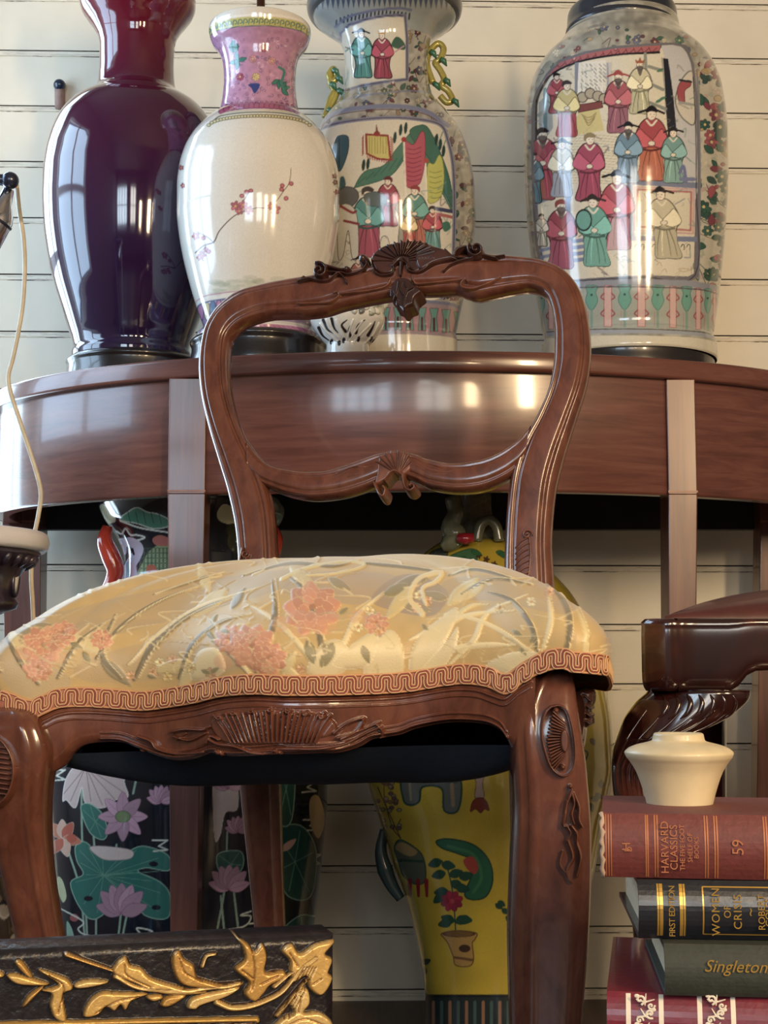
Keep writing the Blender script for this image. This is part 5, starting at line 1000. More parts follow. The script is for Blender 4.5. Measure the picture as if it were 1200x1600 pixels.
ll = legloft('front_leg', [(1104, -20, 40), (1112, -34, 60), (1130, -42, 76), (1160, -42, 88), (1190, -38, 88), (1230, -30, 82), (1287, -16, 80), (1356, 2, 84), (1425, 17, 94), (1480, 30, 104), (1600, 55, 128), (1750, 78, 142), (1900, 88, 146), (2020, 88, 150), (2060, 78, 160), (yf-8, 78, 162), (yf, 84, 156)], YLf, .034, WCH, chair, ridge=.35)
def rear(st, Y): return legloft('rear_leg', st, Y, .018, WCH, chair, e=.8)
yf = zfloor(1.67); rear([(918, 376, 430), (930, 374, 432), (1000, 372, 434), (1150, 371, 437), (1219, 373, 440), (1460, 398, 447), (1650, 415, 460), (yf, 428, 468)], [1.575, 1.585, 1.60, 1.63, 1.67])
yf = zfloor(1.61); rear([(918, 792, 860), (930, 790, 864), (1100, 790, 862), (1219, 796, 858), (1460, 800, 860), (1650, 806, 862), (yf, 814, 866)], [1.545, 1.55, 1.56, 1.58, 1.61])
# knee carvings
ZK = lambda L: zc(L, 780, 1020, 5.333)
c = Cv(838, 1090, 925, 1320, 2.4)
ovp = ZK([(430,450),(385,500),(355,600),(358,720),(390,850),(430,950),(490,1010),(550,1020),(600,980),(625,900),(625,760),(600,600),(560,480),(500,440)])
c.line(ovp+ovp[:1], 4.2, None, h=.0045)
for k in range(18):
    t = k/17; x0, y0 = 883, 1130+t*50; x1, y1 = 855+abs(t-.5)*18, 1112+t*92; c.line([(x0, y0), (x1, y1)], 3.2, None, w2=4, h=.0036)
c.poly(ZK([(520,640),(560,650),(575,760),(550,830),(510,800),(500,700)]), None, h=.006, hw=3); c.ell(*ZK([(525,950)])[0], 5, 5, 0, None, h=.006); c.ell(*ZK([(470,480)])[0], 5, 5, 0, None, h=.005); c.ell(*ZK([(590,1110)])[0], 4, 4, 0, None, h=.006)
for L, w_ in (([(600,1150),(560,1250),(545,1350),(530,1430),(570,1440)],7),([(600,1160),(620,1250),(600,1340),(620,1420)],6),([(620,1170),(660,1280),(660,1380),(690,1450)],6),([(560,1230),(540,1330)],5),([(600,1440),(640,1500),(640,1580)],6),([(560,1440),(590,1500),(560,1560)],5)): c.line(ZK(L), w_, None, w2=w_*.5, h=.006)
relief('knee_carving', c, np.array([0, YR-.030-.02, 0]), np.array([.0, -1, 0])*1.0, WCV, lr, back=.004, fn=lambda X, Y: RP(X, Y, np.array([P(880, 1200, YR)[0], YR-.034, 0]), -np.array([math.sin(YAW*.75), math.cos(YAW*.75), 0])))
c = Cv(860, 1310, 920, 1420, 2.2)
for L, w_ in (([(888,1312),(896,1340),(886,1362),(894,1380)],6),([(902,1316),(908,1340),(902,1370)],5),([(880,1330),(876,1350),(884,1364)],4)): c.line(L, w_, None, w2=2, h=.005)
relief('leaf_drop', c, PB, NB, WCV, lr, back=.004, fn=lambda X, Y: RP(X, Y, np.array([P(890, 1350, YR)[0], YR-.034, 0]), -np.array([math.sin(YAW*.75), math.cos(YAW*.75), 0])))
c = Cv(-60, 1130, 40, 1300, 1.8)
c.line([(-30,1140),(6,1160),(22,1190),(22,1220),(10,1248),(-14,1262),(-40,1250)], 5, None, h=.004)
for k in range(10): c.line([(-20, 1165+k*8), (14, 1170+k*8)], 4, None, h=.0035)
relief('knee_carving', c, PB, NB, WCV, ll, back=.004, fn=lambda X, Y: RP(X, Y, np.array([P(20, 1200, YLf)[0], YLf-.036, 0]), -np.array([0, 1., 0])))
# ================================================================ GILT FRAME in the foreground
fa = P(0, 1485, .93); ft = fa[2]; d_ = ray(522, 1460); fb = CAM+d_*((ft-CAM[2])/d_[2])
e1 = (fb-fa); e1[2] = 0; e1 /= np.linalg.norm(e1); nf = np.array([e1[1], -e1[0], 0]); FWd, FH, RW = .50, float(ft), .068
fr = thing('picture_frame', (float(fb[0]-e1[0]*.25), float(fb[1]-e1[1]*.25), 0), 'black picture frame carved with gilt acanthus scrolls, standing before the chair', 'picture frame')
tl = fb-e1*FWd
def fbox(u0, u1, z0, z1, d0, d1): # u from the right corner leftwards
    return (fb-e1*u1+UPV*(z0-ft)-nf*d1, e1*(u1-u0), -(-nf)*(d1-d0), UPV*(z1-z0))
def rail_(name, pts):
    m = MB()
    for a_ in pts: m.obox(*fbox(*a_))
    return m.build(name, WST, fr, bevel=.003)
EB = plain('ebonised_wood', (30, 27, 32), .4, 0, .3, .35, 70); WST2 = WST
c = Cv(-160, 1440, 545, 1650, 1.9, (30, 27, 32)); c.blot(.5, 12, 5)
ZF = lambda L: zc(L, 0, 1450, 2.2222)
GC = [(228, 186, 112), (210, 164, 92), (238, 202, 134)]
def gl(L, w_, w2=None, h=.006): c.line(ZF(L), w_+2.5, (92, 60, 34), w2=(w2 or w_)+2, a=.8, h=h*.6); c.line(ZF(L), w_, random.choice(GC), w2=w2, h=h, m=1)
def gp(L, h=.006, hw=6): c.poly(ZF(L), (96, 62, 34), h=h*.8, hw=hw*.8, ol=(60, 40, 30), ow=3); q = np.array(ZF(L)); ce = q.mean(0); c.poly([tuple(ce+(p-ce)*1.1) for p in q], random.choice(GC), h=h, hw=hw*.6, m=1)
def vein(L): c.line(ZF(L), 1.6, (120, 78, 40), cut=.35)
for L in ([(480,190),(430,170),(400,150),(415,120),(440,105),(455,130),(490,140),(520,170),(580,190),(640,205),(700,215),(600,225),(520,210)], [(640,190),(610,150),(605,100),(625,85),(640,110),(670,130),(680,165),(700,175),(760,190),(830,185),(780,205),(700,200)], [(300,300),(310,260),(350,225),(420,225),(500,228),(450,250),(430,280),(415,262),(395,282),(370,270),(340,295)], [(510,235),(550,228),(560,240),(530,250)], [(560,262),(580,235),(640,230),(610,255),(580,268)], [(655,270),(670,240),(740,220),(820,205),(780,235),(700,262),(680,275)], [(845,70),(830,45),(860,60),(880,85),(905,60),(920,100),(915,150),(970,145),(975,165),(930,190),(910,215),(880,240),(850,215),(865,180),(820,140),(850,110)], [(140,150),(180,160),(230,180),(245,210),(215,230),(225,310),(190,300),(175,260),(180,225),(150,215),(185,205),(200,190)], [(55,120),(75,115),(110,165),(90,160)], [(30,165),(60,160),(160,190),(120,195),(60,190)], [(80,270),(100,230),(150,200),(110,245)], [(265,190),(310,178),(370,185),(320,200),(270,205)], [(1010,110),(985,80),(1015,60),(1040,90),(1090,60),(1155,50),(1120,90),(1145,110),(1130,150),(1145,170),(1110,220),(1075,200),(1060,160),(1020,180),(1010,140)], [(1020,290),(1010,260),(1040,215),(1065,220),(1070,260),(1050,290),(1100,290),(1140,320),(1130,350),(960,350),(980,310)], [(0,150),(10,165),(-20,170),(-40,150)]): gp(L)
for L, w_, w2 in (([(230,90),(300,115),(390,145)],6,3),([(400,165),(480,205),(600,215),(740,205),(830,188)],7,3),([(750,255),(800,275),(860,270),(920,250),(980,215),(1040,140),(1090,100)],9,5),([(960,300),(1000,250),(1060,180)],6,3),([(700,130),(715,95),(745,88)],5,3),([(950,200),(1010,150)],6,3)): gl(L, w_, w2)
for k in range(5): c.line(ZF([(940+k*14, 310), (990+k*12, 240), (1050+k*10, 130)]), 1.3, (70, 46, 30), cut=.3)
for i in range(60): L = [(random.uniform(-150, 530), random.uniform(1470, 1590))]; L.append((L[0][0]+jit(12), L[0][1]+jit(5))); c.line(L, 1, random.choice([(120, 92, 60), (70, 60, 60)]), a=.4, sm=False)
c.line([(-160, 1606), (0, 1600), (200, 1596), (400, 1592), (401, 1594)], 8, (206, 164, 92), h=.004, m=1, sm=False); c.line([(-160, 1610), (400, 1600)], 3, (120, 80, 40), h=.003, m=1, sm=False)
for L in ([(430,120),(440,160),(520,200)], [(620,100),(640,150),(700,180)], [(330,290),(400,250),(480,232)], [(870,70),(880,140),(870,210)], [(960,160),(900,190)], [(835,140),(875,170)], [(170,160),(220,200),(200,290)], [(1040,230),(1030,290)], [(980,340),(1050,310),(1120,330)], [(1000,80),(1030,130)], [(1110,170),(1080,190)]): vein(L)
# top member with its carved face as one part
x = np.linspace(0, FWd, 760); zz = np.linspace(0, RW, 110)
G = (fb[None, None]-e1*x[None, :, None]-UPV*zz[:, None, None]); px, py = proj(G); hg = c.samp(c.h, px, py); edge = np.minimum(np.minimum(x[None], FWd-x[None]), zz[:, None])
prof_ = -.004*np.clip(1-edge/.006, 0, 1)**2; G = G+(hg*1.0+prof_)[..., None]*nf
colr = lin(c.samp(c.c, px, py)); met = c.samp(c.m, px, py)[..., None]*.35; colr = np.concatenate([colr, met], -1)
def face_part(name, G, colr):
    ny, nx = G.shape[:2]; bkd = .035
    # close the sides by extra rows and columns behind
    G2 = np.concatenate([G[:1]-nf*bkd, G, G[-1:]-nf*bkd], 0); G2 = np.concatenate([G2[:, :1]-nf*bkd, G2, G2[:, -1:]-nf*bkd], 1)
    G2[0, 0] = G[0, 0]-nf*bkd; C2 = np.pad(colr, ((1, 1), (1, 1), (0, 0)), mode='edge'); C2[0] = C2[-1] = (*lin((34, 30, 34)), 0); C2[:, 0] = C2[:, -1] = (*lin((34, 30, 34)), 0)
    return grid(name, G2, GILT, fr, C2)
face_part('top_rail', G, colr)
def mirror_part(name, u0, u1, z0, z1):
    vert = (z1-z0) > (u1-u0); nx, nz = (110, 520) if vert else (700, 110)
    x = np.linspace(u0, u1, nx); z_ = np.linspace(z0, z1, nz); G = fb[None, None]-e1*x[None, :, None]-UPV*z_[:, None, None]
    # reuse the carved run, turned
    a_, b_ = (z_[:, None]-z0+0*x[None], x[None]-u0+0*z_[:, None]) if vert else (x[None]-u0+0*z_[:, None], z_[:, None]-z0+0*x[None])
    Q = fb-e1*a_[..., None]-UPV*b_[..., None]; px, py = proj(Q); hg = c.samp(c.h, px, py); G = G+hg[..., None]*nf
    return face_part(name, G, np.concatenate([lin(c.samp(c.c, px, py)), c.samp(c.m, px, py)[..., None]*.35], -1))
mirror_part('side_rail', 0, RW, RW, FH); mirror_part('side_rail', FWd-RW, FWd, RW, FH); mirror_part('bottom_rail', RW, FWd-RW, FH-RW, FH)
m = MB(); m.obox(*fbox(RW-.004, FWd-RW+.004, RW-.004, FH-RW+.004, .02, .026)); m.build('backing_panel', plain('brown_panel', (70, 54, 44), .7), fr)
# ================================================================ BOOKS
PG = plain('aged_pages', (214, 200, 168), .8, 0, 0, .5, 300)
def text(parent, s, o, ex, ey, n, size, mat, name='lettering', cx=True, shear=0, sx=1.0, ext=.00012):
    """text laid on a plane: o centre, ex reading direction, ey up direction"""
    cu = bpy.data.curves.new(name, 'FONT'); cu.body = s; cu.size = size; cu.extrude = ext; cu.align_x = 'CENTER'; cu.align_y = 'CENTER'; cu.shear = shear; cu.resolution_u = 3; cu.space_character = sx
    t = bpy.data.objects.new('tmp', cu); COL.objects.link(t); bpy.context.view_layer.update()
    me = bpy.data.meshes.new_from_object(t.evaluated_get(bpy.context.evaluated_depsgraph_get())); COL.objects.unlink(t); bpy.data.objects.remove(t)
    co = np.zeros(len(me.vertices)*3); me.vertices.foreach_get('co', co); co = co.reshape(-1, 3)
    w = np.asarray(o)+co[:, 0:1]*np.asarray(ex)+co[:, 1:2]*np.asarray(ey)+co[:, 2:3]*np.asarray(n); w = w-np.array(ROOTLOC(parent))
    me.vertices.foreach_set('co', w.ravel()); me.materials.clear(); me.materials.append(mat); me.update(); me.name = name
    ob = bpy.data.objects.new(name, me); return link(ob, parent)
GO, _, _ = pmat('gold_foil', lin((214, 170, 84)), .3, .7); GOF, _, _ = pmat('faded_gold', lin((176, 110, 72)), .5, .2); WHI, _, _ = pmat('cream_foil', lin((232, 222, 206)), .45)
class Book: pass
def book(label, px, pt, pb, Y, yaw, L, D, cov, name='book', zb=None, round_=.006, ct=.0028, pr=.004, hub=None):
    b = Book(); tl_ = P(px, pt, Y); z1 = float(tl_[2]); z0 = float(P(px, pb, Y)[2]) if zb is None else zb
    b.ex = np.array([math.cos(yaw), -math.sin(yaw), 0]); b.ey = np.array([math.sin(yaw), math.cos(yaw), 0]); b.n = -b.ey; b.o = np.array([tl_[0], Y, z0]); b.h = z1-z0; b.z1 = z1; b.L = L
    r = thing(name, tuple(b.o), label, 'book', group=None); b.r = r
    # cover: spine curve + two boards, one C-shaped mesh
    def ring(s): # cross-section in (depth, z)
        t = np.linspace(-1, 1, 13); outer = [(-round_*(1-k*k), b.h*(k+1)/2) for k in t]; out = [(D, 0)]+[(.006, 0)]+outer+[(.006, b.h), (D, b.h)]; inn = [(D, b.h-ct), (.006, b.h-ct)]+[(-round_*(1-k*k)+ct*.7, b.h/2+(b.h/2-ct)*k) for k in t[::-1]]+[(.006, ct), (D, ct)]
        return np.array([b.o+b.ex*s+b.ey*d+UPV*z for d, z in out+inn])
    V = np.array([ring(0), ring(L)]); k = V.shape[1]; f = [tuple(q) for q in gridf(2, k, True, True)]
    half = k//2
    for i in range(half-1): f.append((i, i+1, k-2-i, k-1-i)); f.append((k+i+1, k+i, k+k-1-i, k+k-2-i))
    mesh('cover', V, f, cov, r, smooth=False)
    m = MB(); m.obox(b.o+b.ex*pr+b.ey*(.003)+UPV*ct, b.ex*(L-2*pr), b.ey*(D-.008), UPV*(b.h-2*ct)); m.build('page_block', PG, r)
    b.round = round_
    b.at = lambda s, q, lift=.0003: b.o+b.ex*s+UPV*(b.h*q)+b.n*(round_*(1-(2*q-1)**2)+lift)
    def band_(s, w_, mat, q0=.02, q1=.98, name='gilt_band'):
        q = np.linspace(q0, q1, 14); V = np.array([[b.at(s-w_/2, k_), b.at(s+w_/2, k_)] for k_ in q]); return grid(name, V, mat, r, smooth=False, flip=False)
    b.band = band_
    def run(q, s0, s1, w_, mat, name='gilt_line'):
        V = np.array([[b.at(s, q-w_/2), b.at(s, q+w_/2)] for s in np.linspace(s0, s1, 4)]); return grid(name, V, mat, r, smooth=False, flip=True)
    b.run = run; return b
sx_ = lambda b, px, py=1400: float((RP(px, py, b.o, b.n)-b.o)@b.ex)
MR = plain('maroon_cloth', (106, 50, 48), .6, 0, .0, .4, 260); BLK = plain('black_leather', (24, 27, 36), .35, 0, .3, .3, 160); GRN = plain('grey_green_cloth', (52, 58, 52), .7, 0, 0, .5, 260); RED2 = plain('crimson_leather', (112, 22, 42), .4, 0, .3, .3, 160)
# bottom book stands on a low stool outside the frame
YB = .83
bk4 = book('thick crimson book with cream scrollwork bands, at the bottom of the book pile', 948, 1548, 1650, .835, math.radians(10), .235, .165, RED2)
bk3 = book('grey-green cloth book with an italic gilt title, second from the bottom of the pile', 1037, 1474, 1548, .822, math.radians(6), .2, .15, GRN, zb=bk4.z1+.0004)
bk2 = book('black book with a gilt boxed title, under the maroon book in the pile', 996, 1374, 1474, .835, math.radians(5), .215, .15, BLK, zb=bk3.z1+.0004)
bk1 = book('faded maroon cloth book with worn end and gilt rules, topmost of the pile', 941, 1270, 1374, .842, math.radians(8.5), .205, .112, MR, zb=bk2.z1+.0004)
def sbx(b, px, py): return sx_(b, px, py)
# maroon
for p_ in (945, 949, 953): bk1.band(sbx(bk1, p_+2, 1320), .0006, GOF)
for p_ in (1009, 1012, 1023, 1027, 1101, 1105, 1116, 1120, 1193, 1197): bk1.band(sbx(bk1, p_, 1320), .0008, GOF)
up_, rd = -bk1.ex, UPV
def vtext(b, s, px, size, mat, q=.5, sx=1.0, name='title', shear=0): return text(b.r, s, b.at(sbx(b, px, 1400), q, .0003 if q == .5 else .0008), UPV, -b.ex, b.n, size, mat, name, shear=shear, sx=sx)
vtext(bk1, 'HARVARD', 1040, .0060, GOF, sx=1.05); vtext(bk1, 'CLASSICS', 1054, .0058, GOF, sx=1.02); vtext(bk1, 'THE FIVE FOOT', 1067, .0038, GOF, sx=.95); vtext(bk1, 'SHELF OF', 1079, .0038, GOF); vtext(bk1, 'BOOKS', 1089, .0036, GOF)
vtext(bk1, '59', 1154, .0088, GOF, .52, name='volume_number'); vtext(bk1, 'H', 980, .0066, GOF, name='monogram'); vtext(bk1, 'b', 983, .006, GOF, .46, name='monogram')
# worn head of the maroon spine
V, Fc = tube_vf(np.array([bk1.at(-.0002+.0006*math.sin(k*2.1), k/14) for k in range(15)]), np.array([.0012+.0004*math.sin(k*3.3) for k in range(15)]), 6); mesh('worn_edge', V, Fc, plain('frayed_board', (186, 160, 140), .8), bk1.r)
# black
for p_, w_ in ((1027, .0010), (1032, .0018), (1063, .0018), (1068, .0010)): bk2.band(sbx(bk2, p_, 1420), w_, GO, .06, .94)
vtext(bk2, 'FIRST EDITION', 1048, .0046, GO, sx=.9); s0, s1 = sbx(bk2, 1097, 1420), .205
bk2.band(s0, .0008, GO, .1, .9); bk2.run(.1, s0, s1, .02, GO); bk2.run(.9, s0, s1, .02, GO)
vtext(bk2, 'WOMEN', 1116, .0062, GO, sx=1.12); vtext(bk2, 'OF', 1134, .0054, GO); vtext(bk2, 'CRISIS', 1150, .0062, GO, sx=1.12); vtext(bk2, '~', 1169, .0075, GO, name='ornament'); vtext(bk2, 'ROBERT', 1187, .0052, GO); vtext(bk2, 'COLES', 1198, .0052, GO)
# grey-green
text(bk3.r, 'Singleton', bk3.at(sbx(bk3, 1146, 1505), .62, .0014), bk3.ex, UPV, bk3.n, .0090, GO, 'title', shear=.35)
# crimson
zq = lambda y: (float(RP(1000, y, bk4.o, bk4.n)[2])-bk4.o[2])/bk4.h
for p_ in (982, 1033, 1093, 1145): bk4.band(sbx(bk4, p_, 1575), .0026, WHI, 0.02, .98, 'cream_band')
for p0 in (987, 1098):
    c2 = Cv(p0, 1548, p0+44, 1660, 3); 
    for k in range(5):
        y = 1562+k*22; s_ = 1 if k % 2 else -1
        spiral(c2, p0+21+s_*8, y, 8, 1.1, 3.4, .0004, s_, 1.2); spiral(c2, p0+21-s_*9, y+10, 6, 1.1, 3, .0004, -s_, 0)
        for q_ in range(4): c2.line([(p0+21, y+4), (p0+21+math.cos(q_*1.6+k)*14, y+math.sin(q_*1.6+k)*9)], 3, None, w2=1.4, h=.0004)
        c2.ell(p0+8+(k % 2)*26, y-6, 4, 3, 0, None, h=.0004)
    relief('scrollwork', c2, bk4.at(0, .5, .0002), bk4.n, WHI, bk4.r, back=.0, thr=.0001)
    # keep the scrollwork on the curved spine
text(bk4.r, 'THE', bk4.at(sbx(bk4, 1192, 1597), zq(1603), .0004), bk4.ex, UPV, bk4.n, .0068, WHI, 'title')
# stool under the books
zs = bk4.o[2]; sc_ = bk4.o+bk4.ex*.17+bk4.ey*.10
st_ = thing('low_stool', (float(sc_[0]), float(sc_[1]), 0), 'low wooden stool holding up the pile of books', 'stool')
MB().box((sc_[0]-.14, sc_[1]-.12, zs-.024), (sc_[0]+.14, sc_[1]+.12, zs-.0002)).build('seat', WTB, st_, bevel=.004)
for a_ in (-1, 1):
    for b_2 in (-1, 1): MB().box((sc_[0]+a_*.115-.014, sc_[1]+b_2*.095-.014, 0), (sc_[0]+a_*.115+.014, sc_[1]+b_2*.095+.014, zs-.024)).build('leg', WTL, st_, bevel=.002)
# ---- cream ceramic vase on the books
Yc = .90; zb_ = bk1.z1; pf = [(1145, 36), (1147, 38.5), (1152, 39.5), (1157, 41), (1160, 50), (1164, 66), (1170, 79), (1176, 84), (1182, 82), (1190, 76), (1205, 67), (1222, 60.5), (1240, 55), (1256, 51)]
Xc = float(P(1061, 1200, Yc)[0]); cr = thing('ceramic_vase', (Xc, Yc, zb_), 'small matte cream vase with a sharp shoulder, standing on the topmost book', 'vase')
yy, hh_ = smooth_prof(pf, 1.5); A = P(np.full(len(yy), 1061.), yy, Yc); zp = A[:, 1]*CT+(A[:, 2]-.55)*ST; pr_ = [(float(h_/F_PX*q), float(z_)) for h_, q, z_ in zip(hh_, zp, A[:, 2])]
pr_ = [(pr_[0][0]-.004, pr_[0][1]-.03), (pr_[0][0]-.003, pr_[0][1]-.001)]+pr_+[(pr_[-1][0], zb_+.0006)]
lathe('body', pr_[::-1], Xc, Yc, plain('cream_glaze', (216, 200, 164), .42, 0, .15, .05, 30), cr, 72)
# ================================================================ DARK MAHOGANY CHAIR at the right
YD = 1.30
dr = thing('mahogany_chair', (float(P(1200, 1000, YD)[0]), YD+.2, 0), 'dark glossy mahogany seat corner with brown leather pad and carved leg, at right edge', 'chair')
def zz_at(y, Y=YD): return float(P(1100, y, Y)[2])
xl_ = float(P(1016, 1020, YD)[0]); zt_, zb2 = zz_at(966), zz_at(1080)
pl = np.vstack([[(xl_+.10, YD+.42)], [(xl_+.014, YD+.06)], corner((xl_+.022, YD+.022), .022, math.pi, 1.5*math.pi, 12), [(xl_+.034, YD+.003), (xl_+.12, YD-.004), (xl_+.3, YD-.012), (xl_+.46, YD-.006)]])
pl = resamp(cat(pl, 6), 120)
# rail with a stepped lower edge
sl_ = np.r_[0, np.cumsum(np.linalg.norm(np.diff(pl, axis=0), axis=1))]; pxs = proj(np.c_[pl, np.full(len(pl), zb2)])[0]
front = pl[:, 1] < YD+.03
zlow = np.where(front, np.interp(pxs, [1000, 1148, 1156, 1166, 1176, 1210], [zb2, zb2, zb2+.006, zb2+.013, zb2+.0175, zb2+.0185]), zb2)
A_ = np.c_[pl, np.full(len(pl), zt_)]; B_ = np.c_[pl, zlow]; nn_ = np.gradient(pl, axis=0); nn_ = np.c_[nn_[:, 1], -nn_[:, 0], np.zeros(len(pl))]; nn_ /= np.linalg.norm(nn_, axis=1)[:, None]
nn_ *= -1 if (nn_[60]@np.array([0, -1, 0])) < 0 else 1
t = np.linspace(0, 1, 20); V = A_[:, None]*(1-t)[None, :, None]+B_[:, None]*t[None, :, None]+nn_[:, None]*(.0035*np.clip(1-np.abs(2*t-1)**8, 0, 1)+.0018*np.exp(-((t-.06)/.03)**2))[None, :, None]
V = np.concatenate([V, (B_-nn_*.03)[:, None], (A_-nn_*.03)[:, None]], 1); grid('seat_rail', V, WDK, dr, wrap=True)
LTH = plain('brown_leather', (78, 38, 34), .5, 0, .2, .35, 90)
nx_, ny_ = 60, 40; uu = np.linspace(0, 1, nx_); vv = np.linspace(0, 1, ny_); U_, V_ = np.meshgrid(uu, vv)
dome = .036*(np.clip(1-np.abs(2*U_-1)**2.6, 0, 1)**.7)*(np.clip(1-np.abs(2*V_-1)**2.6, 0, 1)**.5)
x0_ = float(P(1040, 958, YD)[0]); zc_ = zz_at(962); Vp = np.stack([x0_+U_*.42+.09*V_, YD+.004+V_*.4, zc_+dome], -1)
Vp2 = Vp.copy(); Vp2[..., 2] = zc_-.004; Vb = np.concatenate([Vp2[:1], Vp, Vp2[-1:]], 0); Vb = np.concatenate([Vb[:, :1]*[1, 1, 0]+[0, 0, zc_-.004], Vb, Vb[:, -1:]*[1, 1, 0]+[0, 0, zc_-.004]], 1); grid('leather_pad', Vb, LTH, dr)
MB().box((xl_+.11, YD+.02, zb2+.03), (xl_+.44, YD+.40, zc_-.003)).build('seat_board', WDK, dr)
# carved leg
yf = zfloor(YD)
lg = legloft('front_leg', [(1078, 1016, 1168), (1084, 1012, 1168), (1094, 1000, 1164), (1106, 990, 1152), (1120, 980, 1134), (1132, 974, 1112), (1144, 969, 1084), (1156, 964, 1056), (1170, 960, 1030), (1190, 957, 1010), (1215, 957, 1002), (1245, 960, 1006), (1275, 967, 1016), (1400, 985, 1024), (1600, 998, 1028), (1800, 998, 1032), (yf-20, 985, 1046), (yf, 990, 1040)], YD+.03, .03, WDK, dr, e=.85)
LS = np.array([(1078, 1016, 1168), (1094, 1000, 1164), (1106, 990, 1152), (1120, 980, 1134), (1132, 974, 1112), (1144, 969, 1084), (1156, 964, 1056), (1170, 960, 1030), (1190, 957, 1010), (1215, 957, 1002), (1245, 960, 1006), (1275, 967, 1016)], float)
def legline(pts, r0):
    q = cat(pts, 6); a_, b_q = np.interp(q[:, 1], LS[:, 0], LS[:, 1]), np.interp(q[:, 1], LS[:, 0], LS[:, 2]); hw = (b_q-a_)/2/1760; X = np.clip((q[:, 0]-(a_+b_q)/2)/((b_q-a_)/2), -.97, .97)
    dd = np.minimum(.03, hw*1.1)*(1-np.abs(X)**(2/.85))**(.85/2); w_ = P(q[:, 0], q[:, 1], YD+.03); w_[:, 1] -= dd+X*hw*math.tan(YAW)*.8-.0006
    return tube_vf(w_, r0*np.sin(np.linspace(.15, 3.0, len(w_)))+.0004, 7)
V, Fc = [], []
for k in range(6):
    tt = (k+.7)/6.4; pts = [(LS[i, 1]*(1-tt)+LS[i, 2]*tt, LS[i, 0]) for i in (2, 4, 6, 8, 9, 10)]
    a_, f_ = legline(pts, .0016); Fc += [tuple(len(V)+i for i in q) for q in f_]; V += list(a_)
mesh('acanthus_carving', V, Fc, WDK, lg)
V, Fc = [], []
for k in range(7):
    x = 1030+k*17; a_, f_ = legline([(x, 1084), (x+5, 1096), (x, 1112), (x-12, 1122)], .0022); Fc += [tuple(len(V)+i for i in q) for q in f_]; V += list(a_)
mesh('fluted_leaf', V, Fc, WDK, lg)
for dx, dy in ((.40, .02), (.13, .38), (.40, .38)): lathe('leg', [(.014, 0), (.018, .01), (.016, .2), (.024, zb2+.01)], xl_+dx, YD+dy, WDK, dr, 20)
# ================================================================ MARBLE TOPPED STAND at the left
YS = 1.47; CX = -118
def zs_(y): return float(P(CX, y, YS)[2])
def rs_(h, y): q = P(CX, y, YS); return h/F_PX*float(q[1]*CT+(q[2]-.55)*ST)
Xs = float(P(CX, 850, YS)[0]); sd = thing('plant_stand', (Xs, YS, 0), 'small carved dark stand with a round grey marble top, at left edge', 'stand')
MRB = plain('grey_marble', (206, 202, 204), .3, 0, .3, .05, 8)
lathe('marble_top', [(.02, zs_(862)), (rs_(184, 860), zs_(861)), (rs_(189, 852), zs_(856)), (rs_(191, 845), zs_(846)), (rs_(188, 836), zs_(834)), (rs_(183, 832), zs_(831)), (.02, zs_(831))], Xs, YS, MRB, sd, 96)
CRW = wood('carved_ebonised', lin((30, 26, 40)), lin((48, 38, 52)), lin((66, 50, 62)), .35, .4, (1, 1, 1), 60, .5)
fz = lathe('carved_frieze', [(rs_(60, 966), zs_(1000)), (rs_(70, 966), zs_(975)), (rs_(110, 960), zs_(962)), (rs_(143, 952), zs_(950)), (rs_(146, 940), zs_(940)), (rs_(139, 930), zs_(930)), (rs_(144, 900), zs_(905)), (rs_(152, 890), zs_(890)), (rs_(164, 878), zs_(878)), (rs_(176, 870), zs_(868)), (rs_(178, 864), zs_(863)), (.02, zs_(862.5))], Xs, YS, CRW, sd, 120)
MOP = plain('cream_cartouche', (206, 204, 200), .4)
for a_ in np.linspace(0, 2*math.pi, 8, endpoint=False):
    ang = a_-.72; r_ = rs_(141, 915); o_ = np.array([Xs+r_*math.cos(ang), YS+r_*math.sin(ang), zs_(902)]); tg_ = np.array([-math.sin(ang), math.cos(ang), 0]); no = np.array([math.cos(ang), math.sin(ang), 0]); t = np.linspace(0, 2*math.pi, 24, endpoint=False)
    V = [o_+no*.004]+[o_+tg_*.011*math.cos(q)+UPV*.016*math.sin(q)+tg_*.004*math.sin(q)+no*(.002) for q in t]+[o_+tg_*.012*math.cos(q)+UPV*.017*math.sin(q)+tg_*.004*math.sin(q)-no*.01 for q in t]
    f = [(0, 1+i, 1+(i+1) % 24) for i in range(24)]+[(1+i, 25+i, 25+(i+1) % 24, 1+(i+1) % 24) for i in range(24)]; ca = mesh('oval_cartouche', V, f, MOP, fz)
    rg = np.array([o_+tg_*.0135*math.cos(q)+UPV*.0185*math.sin(q)+tg_*.0045*math.sin(q)+no*.001 for q in np.r_[t, t[:1]]]); V, Fc = tube_vf(rg, .0022, 6); mesh('carved_ring', V, Fc, CRW, fz)
V, Fc = [], []
for k in range(40):
    ang = k*2*math.pi/40; r_ = rs_(172, 868); o_ = np.array([Xs+r_*math.cos(ang), YS+r_*math.sin(ang), zs_(869)]); a_, f_ = tube_vf(np.array([o_, o_+UPV*-.006+np.array([math.cos(ang), math.sin(ang), 0])*-.004, o_-UPV*.012-np.array([math.cos(ang), math.sin(ang), 0])*.01]), [.003, .004, .001], 6); Fc += [tuple(len(V)+i for i in q) for q in f_]; V += list(a_)
mesh('bead_carving', V, Fc, CRW, sd)
lathe('pedestal', [(.13, 0), (.13, .02), (.06, .04), (.03, .08), (.028, .25), (.05, .3), (.03, .36), (.028, zs_(1010)), (rs_(64, 966), zs_(998))], Xs, YS, CRW, sd, 40)
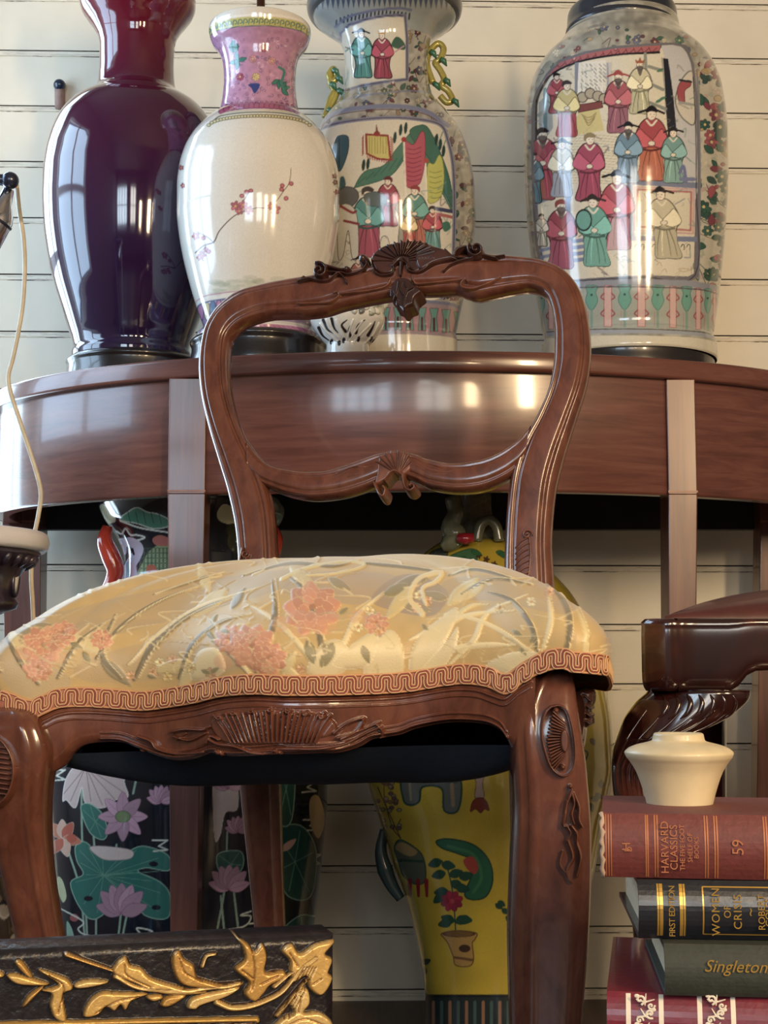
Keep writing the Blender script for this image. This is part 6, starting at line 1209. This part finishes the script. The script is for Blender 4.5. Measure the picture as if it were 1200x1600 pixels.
# ================================================================ LAMP AND CORD at the left edge
YLm = 1.62; LX = float(P(-95, 300, YLm)[0])
lp = thing('floor_lamp', (LX, YLm+.0, 0), 'metal swing-arm lamp with dark ball joint and chrome shade, top left edge', 'lamp')
DB = plain('dark_blue_metal', (48, 54, 74), .3, .5, .4); CHR, _, _ = pmat('chrome', (.75, .76, .8), .12, 1.0)
tube('pole', P(*np.array([(-95, zfloor(YLm)-12), (-95, 262)]).T, YLm), .009, DB, lp); lathe('base', [(.08, 0), (.08, .012), (.02, .03), (.01, .05)], LX, YLm, DB, lp, 40)
tube('arm', P(*np.array([(-95, 281), (0, 281), (16, 282)]).T, YLm), .0066, DB, lp); ball('ball_joint', P(16, 282, YLm), .0098, DB, lp)
ax = P(*np.array([(14, 296), (6, 318), (0, 332), (-4, 340), (-22, 372), (-30, 386)]).T, YLm); V, Fc = tube_vf(ax, [.006, .009, .016, .0185, .019, .0195], 24); sh = mesh('lamp_shade', V, Fc, CHR, lp)
V, Fc = tube_vf(P(*np.array([(-5, 342), (-7, 345)]).T, YLm), .0198, 24); mesh('dark_ring', V, Fc, DB, sh)
cp = np.array([(26, 290), (28, 310), (31, 335), (36, 365), (38.5, 400), (38, 440), (35, 480), (28, 522), (20, 560), (13, 588), (17, 615), (30, 655), (45, 700), (58, 742), (64, 772), (60, 805), (54, 835), (50, 870), (49, 905), (51, 940), (52, 980), (50, 1060), (60, 1200), (40, 1500), (30, 1840)])
w = P(*cat(cp, 8).T, 1.70); w[:, 1] = np.interp(np.linspace(0, 1, len(w)), [0, .1, 1], [YLm+.005, 1.68, 1.70]); 
q_ = cat(cp, 8); w = P(q_[:, 0], q_[:, 1], w[:, 1]); w[-1, 2] = max(w[-1, 2], .003)
CB = plain('cream_cable', (204, 192, 168), .5); cdo = tube('power_cord', w, .0026, CB, None, 10); tag(cdo, 'cream electric cord hanging from the lamp joint down past the marble-topped stand', 'cord')
# ================================================================ WALL PEG
pp = P(93, 133, wally(-.55)-.012); pg = thing('wall_peg', (float(pp[0]), float(wally(pp[0])), float(pp[2])), 'small dark blue ball-headed peg on the boarded wall, left of the purple vase', 'peg')
ball('head', pp, .0105, plain('navy_lacquer', (24, 40, 66), .3, 0, .5), pg); tube('stem', np.array([pp+[0, .004, 0], pp+[0, .016, 0]]), .004, DB, pg)
tube('peg_shadow_stub', np.array([pp+[0, .003, -.006], pp+[.0, .004, -.02], pp+[.001, .004, -.040]]), .0088, plain('shadow_brown', (160, 132, 122), .9, 0, 0, .4, 90), pg)  # brown stub standing in for the shadow below the peg
# ================================================================ SPOTTED JAR low at the left edge
YJ = 1.86; Xj = float(P(-40, 1440, YJ)[0]); jr = thing('stoneware_jar', (Xj, YJ, 0), 'brown and cream blotched stoneware jar low behind the chair leg, left edge', 'jar')
cv = Cv(-120, 1300, 60, 1820, 1.5, (84, 66, 56)); random.seed(3)
for i in range(150): x, y = random.uniform(-120, 60), random.uniform(1330, 1800); R = random.uniform(5, 12); cv.poly([(x+R*math.cos(k)*random.uniform(.6, 1.2), y+R*math.sin(k)*random.uniform(.6, 1.2)) for k in range(6)], random.choice([(220, 210, 194), (196, 176, 150), (40, 36, 40), (150, 120, 90)]))
vase_part('body', jr, -40, YJ, [(1318, 30), (1320, 38), (1330, 40), (1345, 38), (1370, 52), (1410, 66), (1460, 72), (1560, 70), (1700, 56), (1800, 48), (zfloor(YJ), 50)], PORC, cv, step=2)
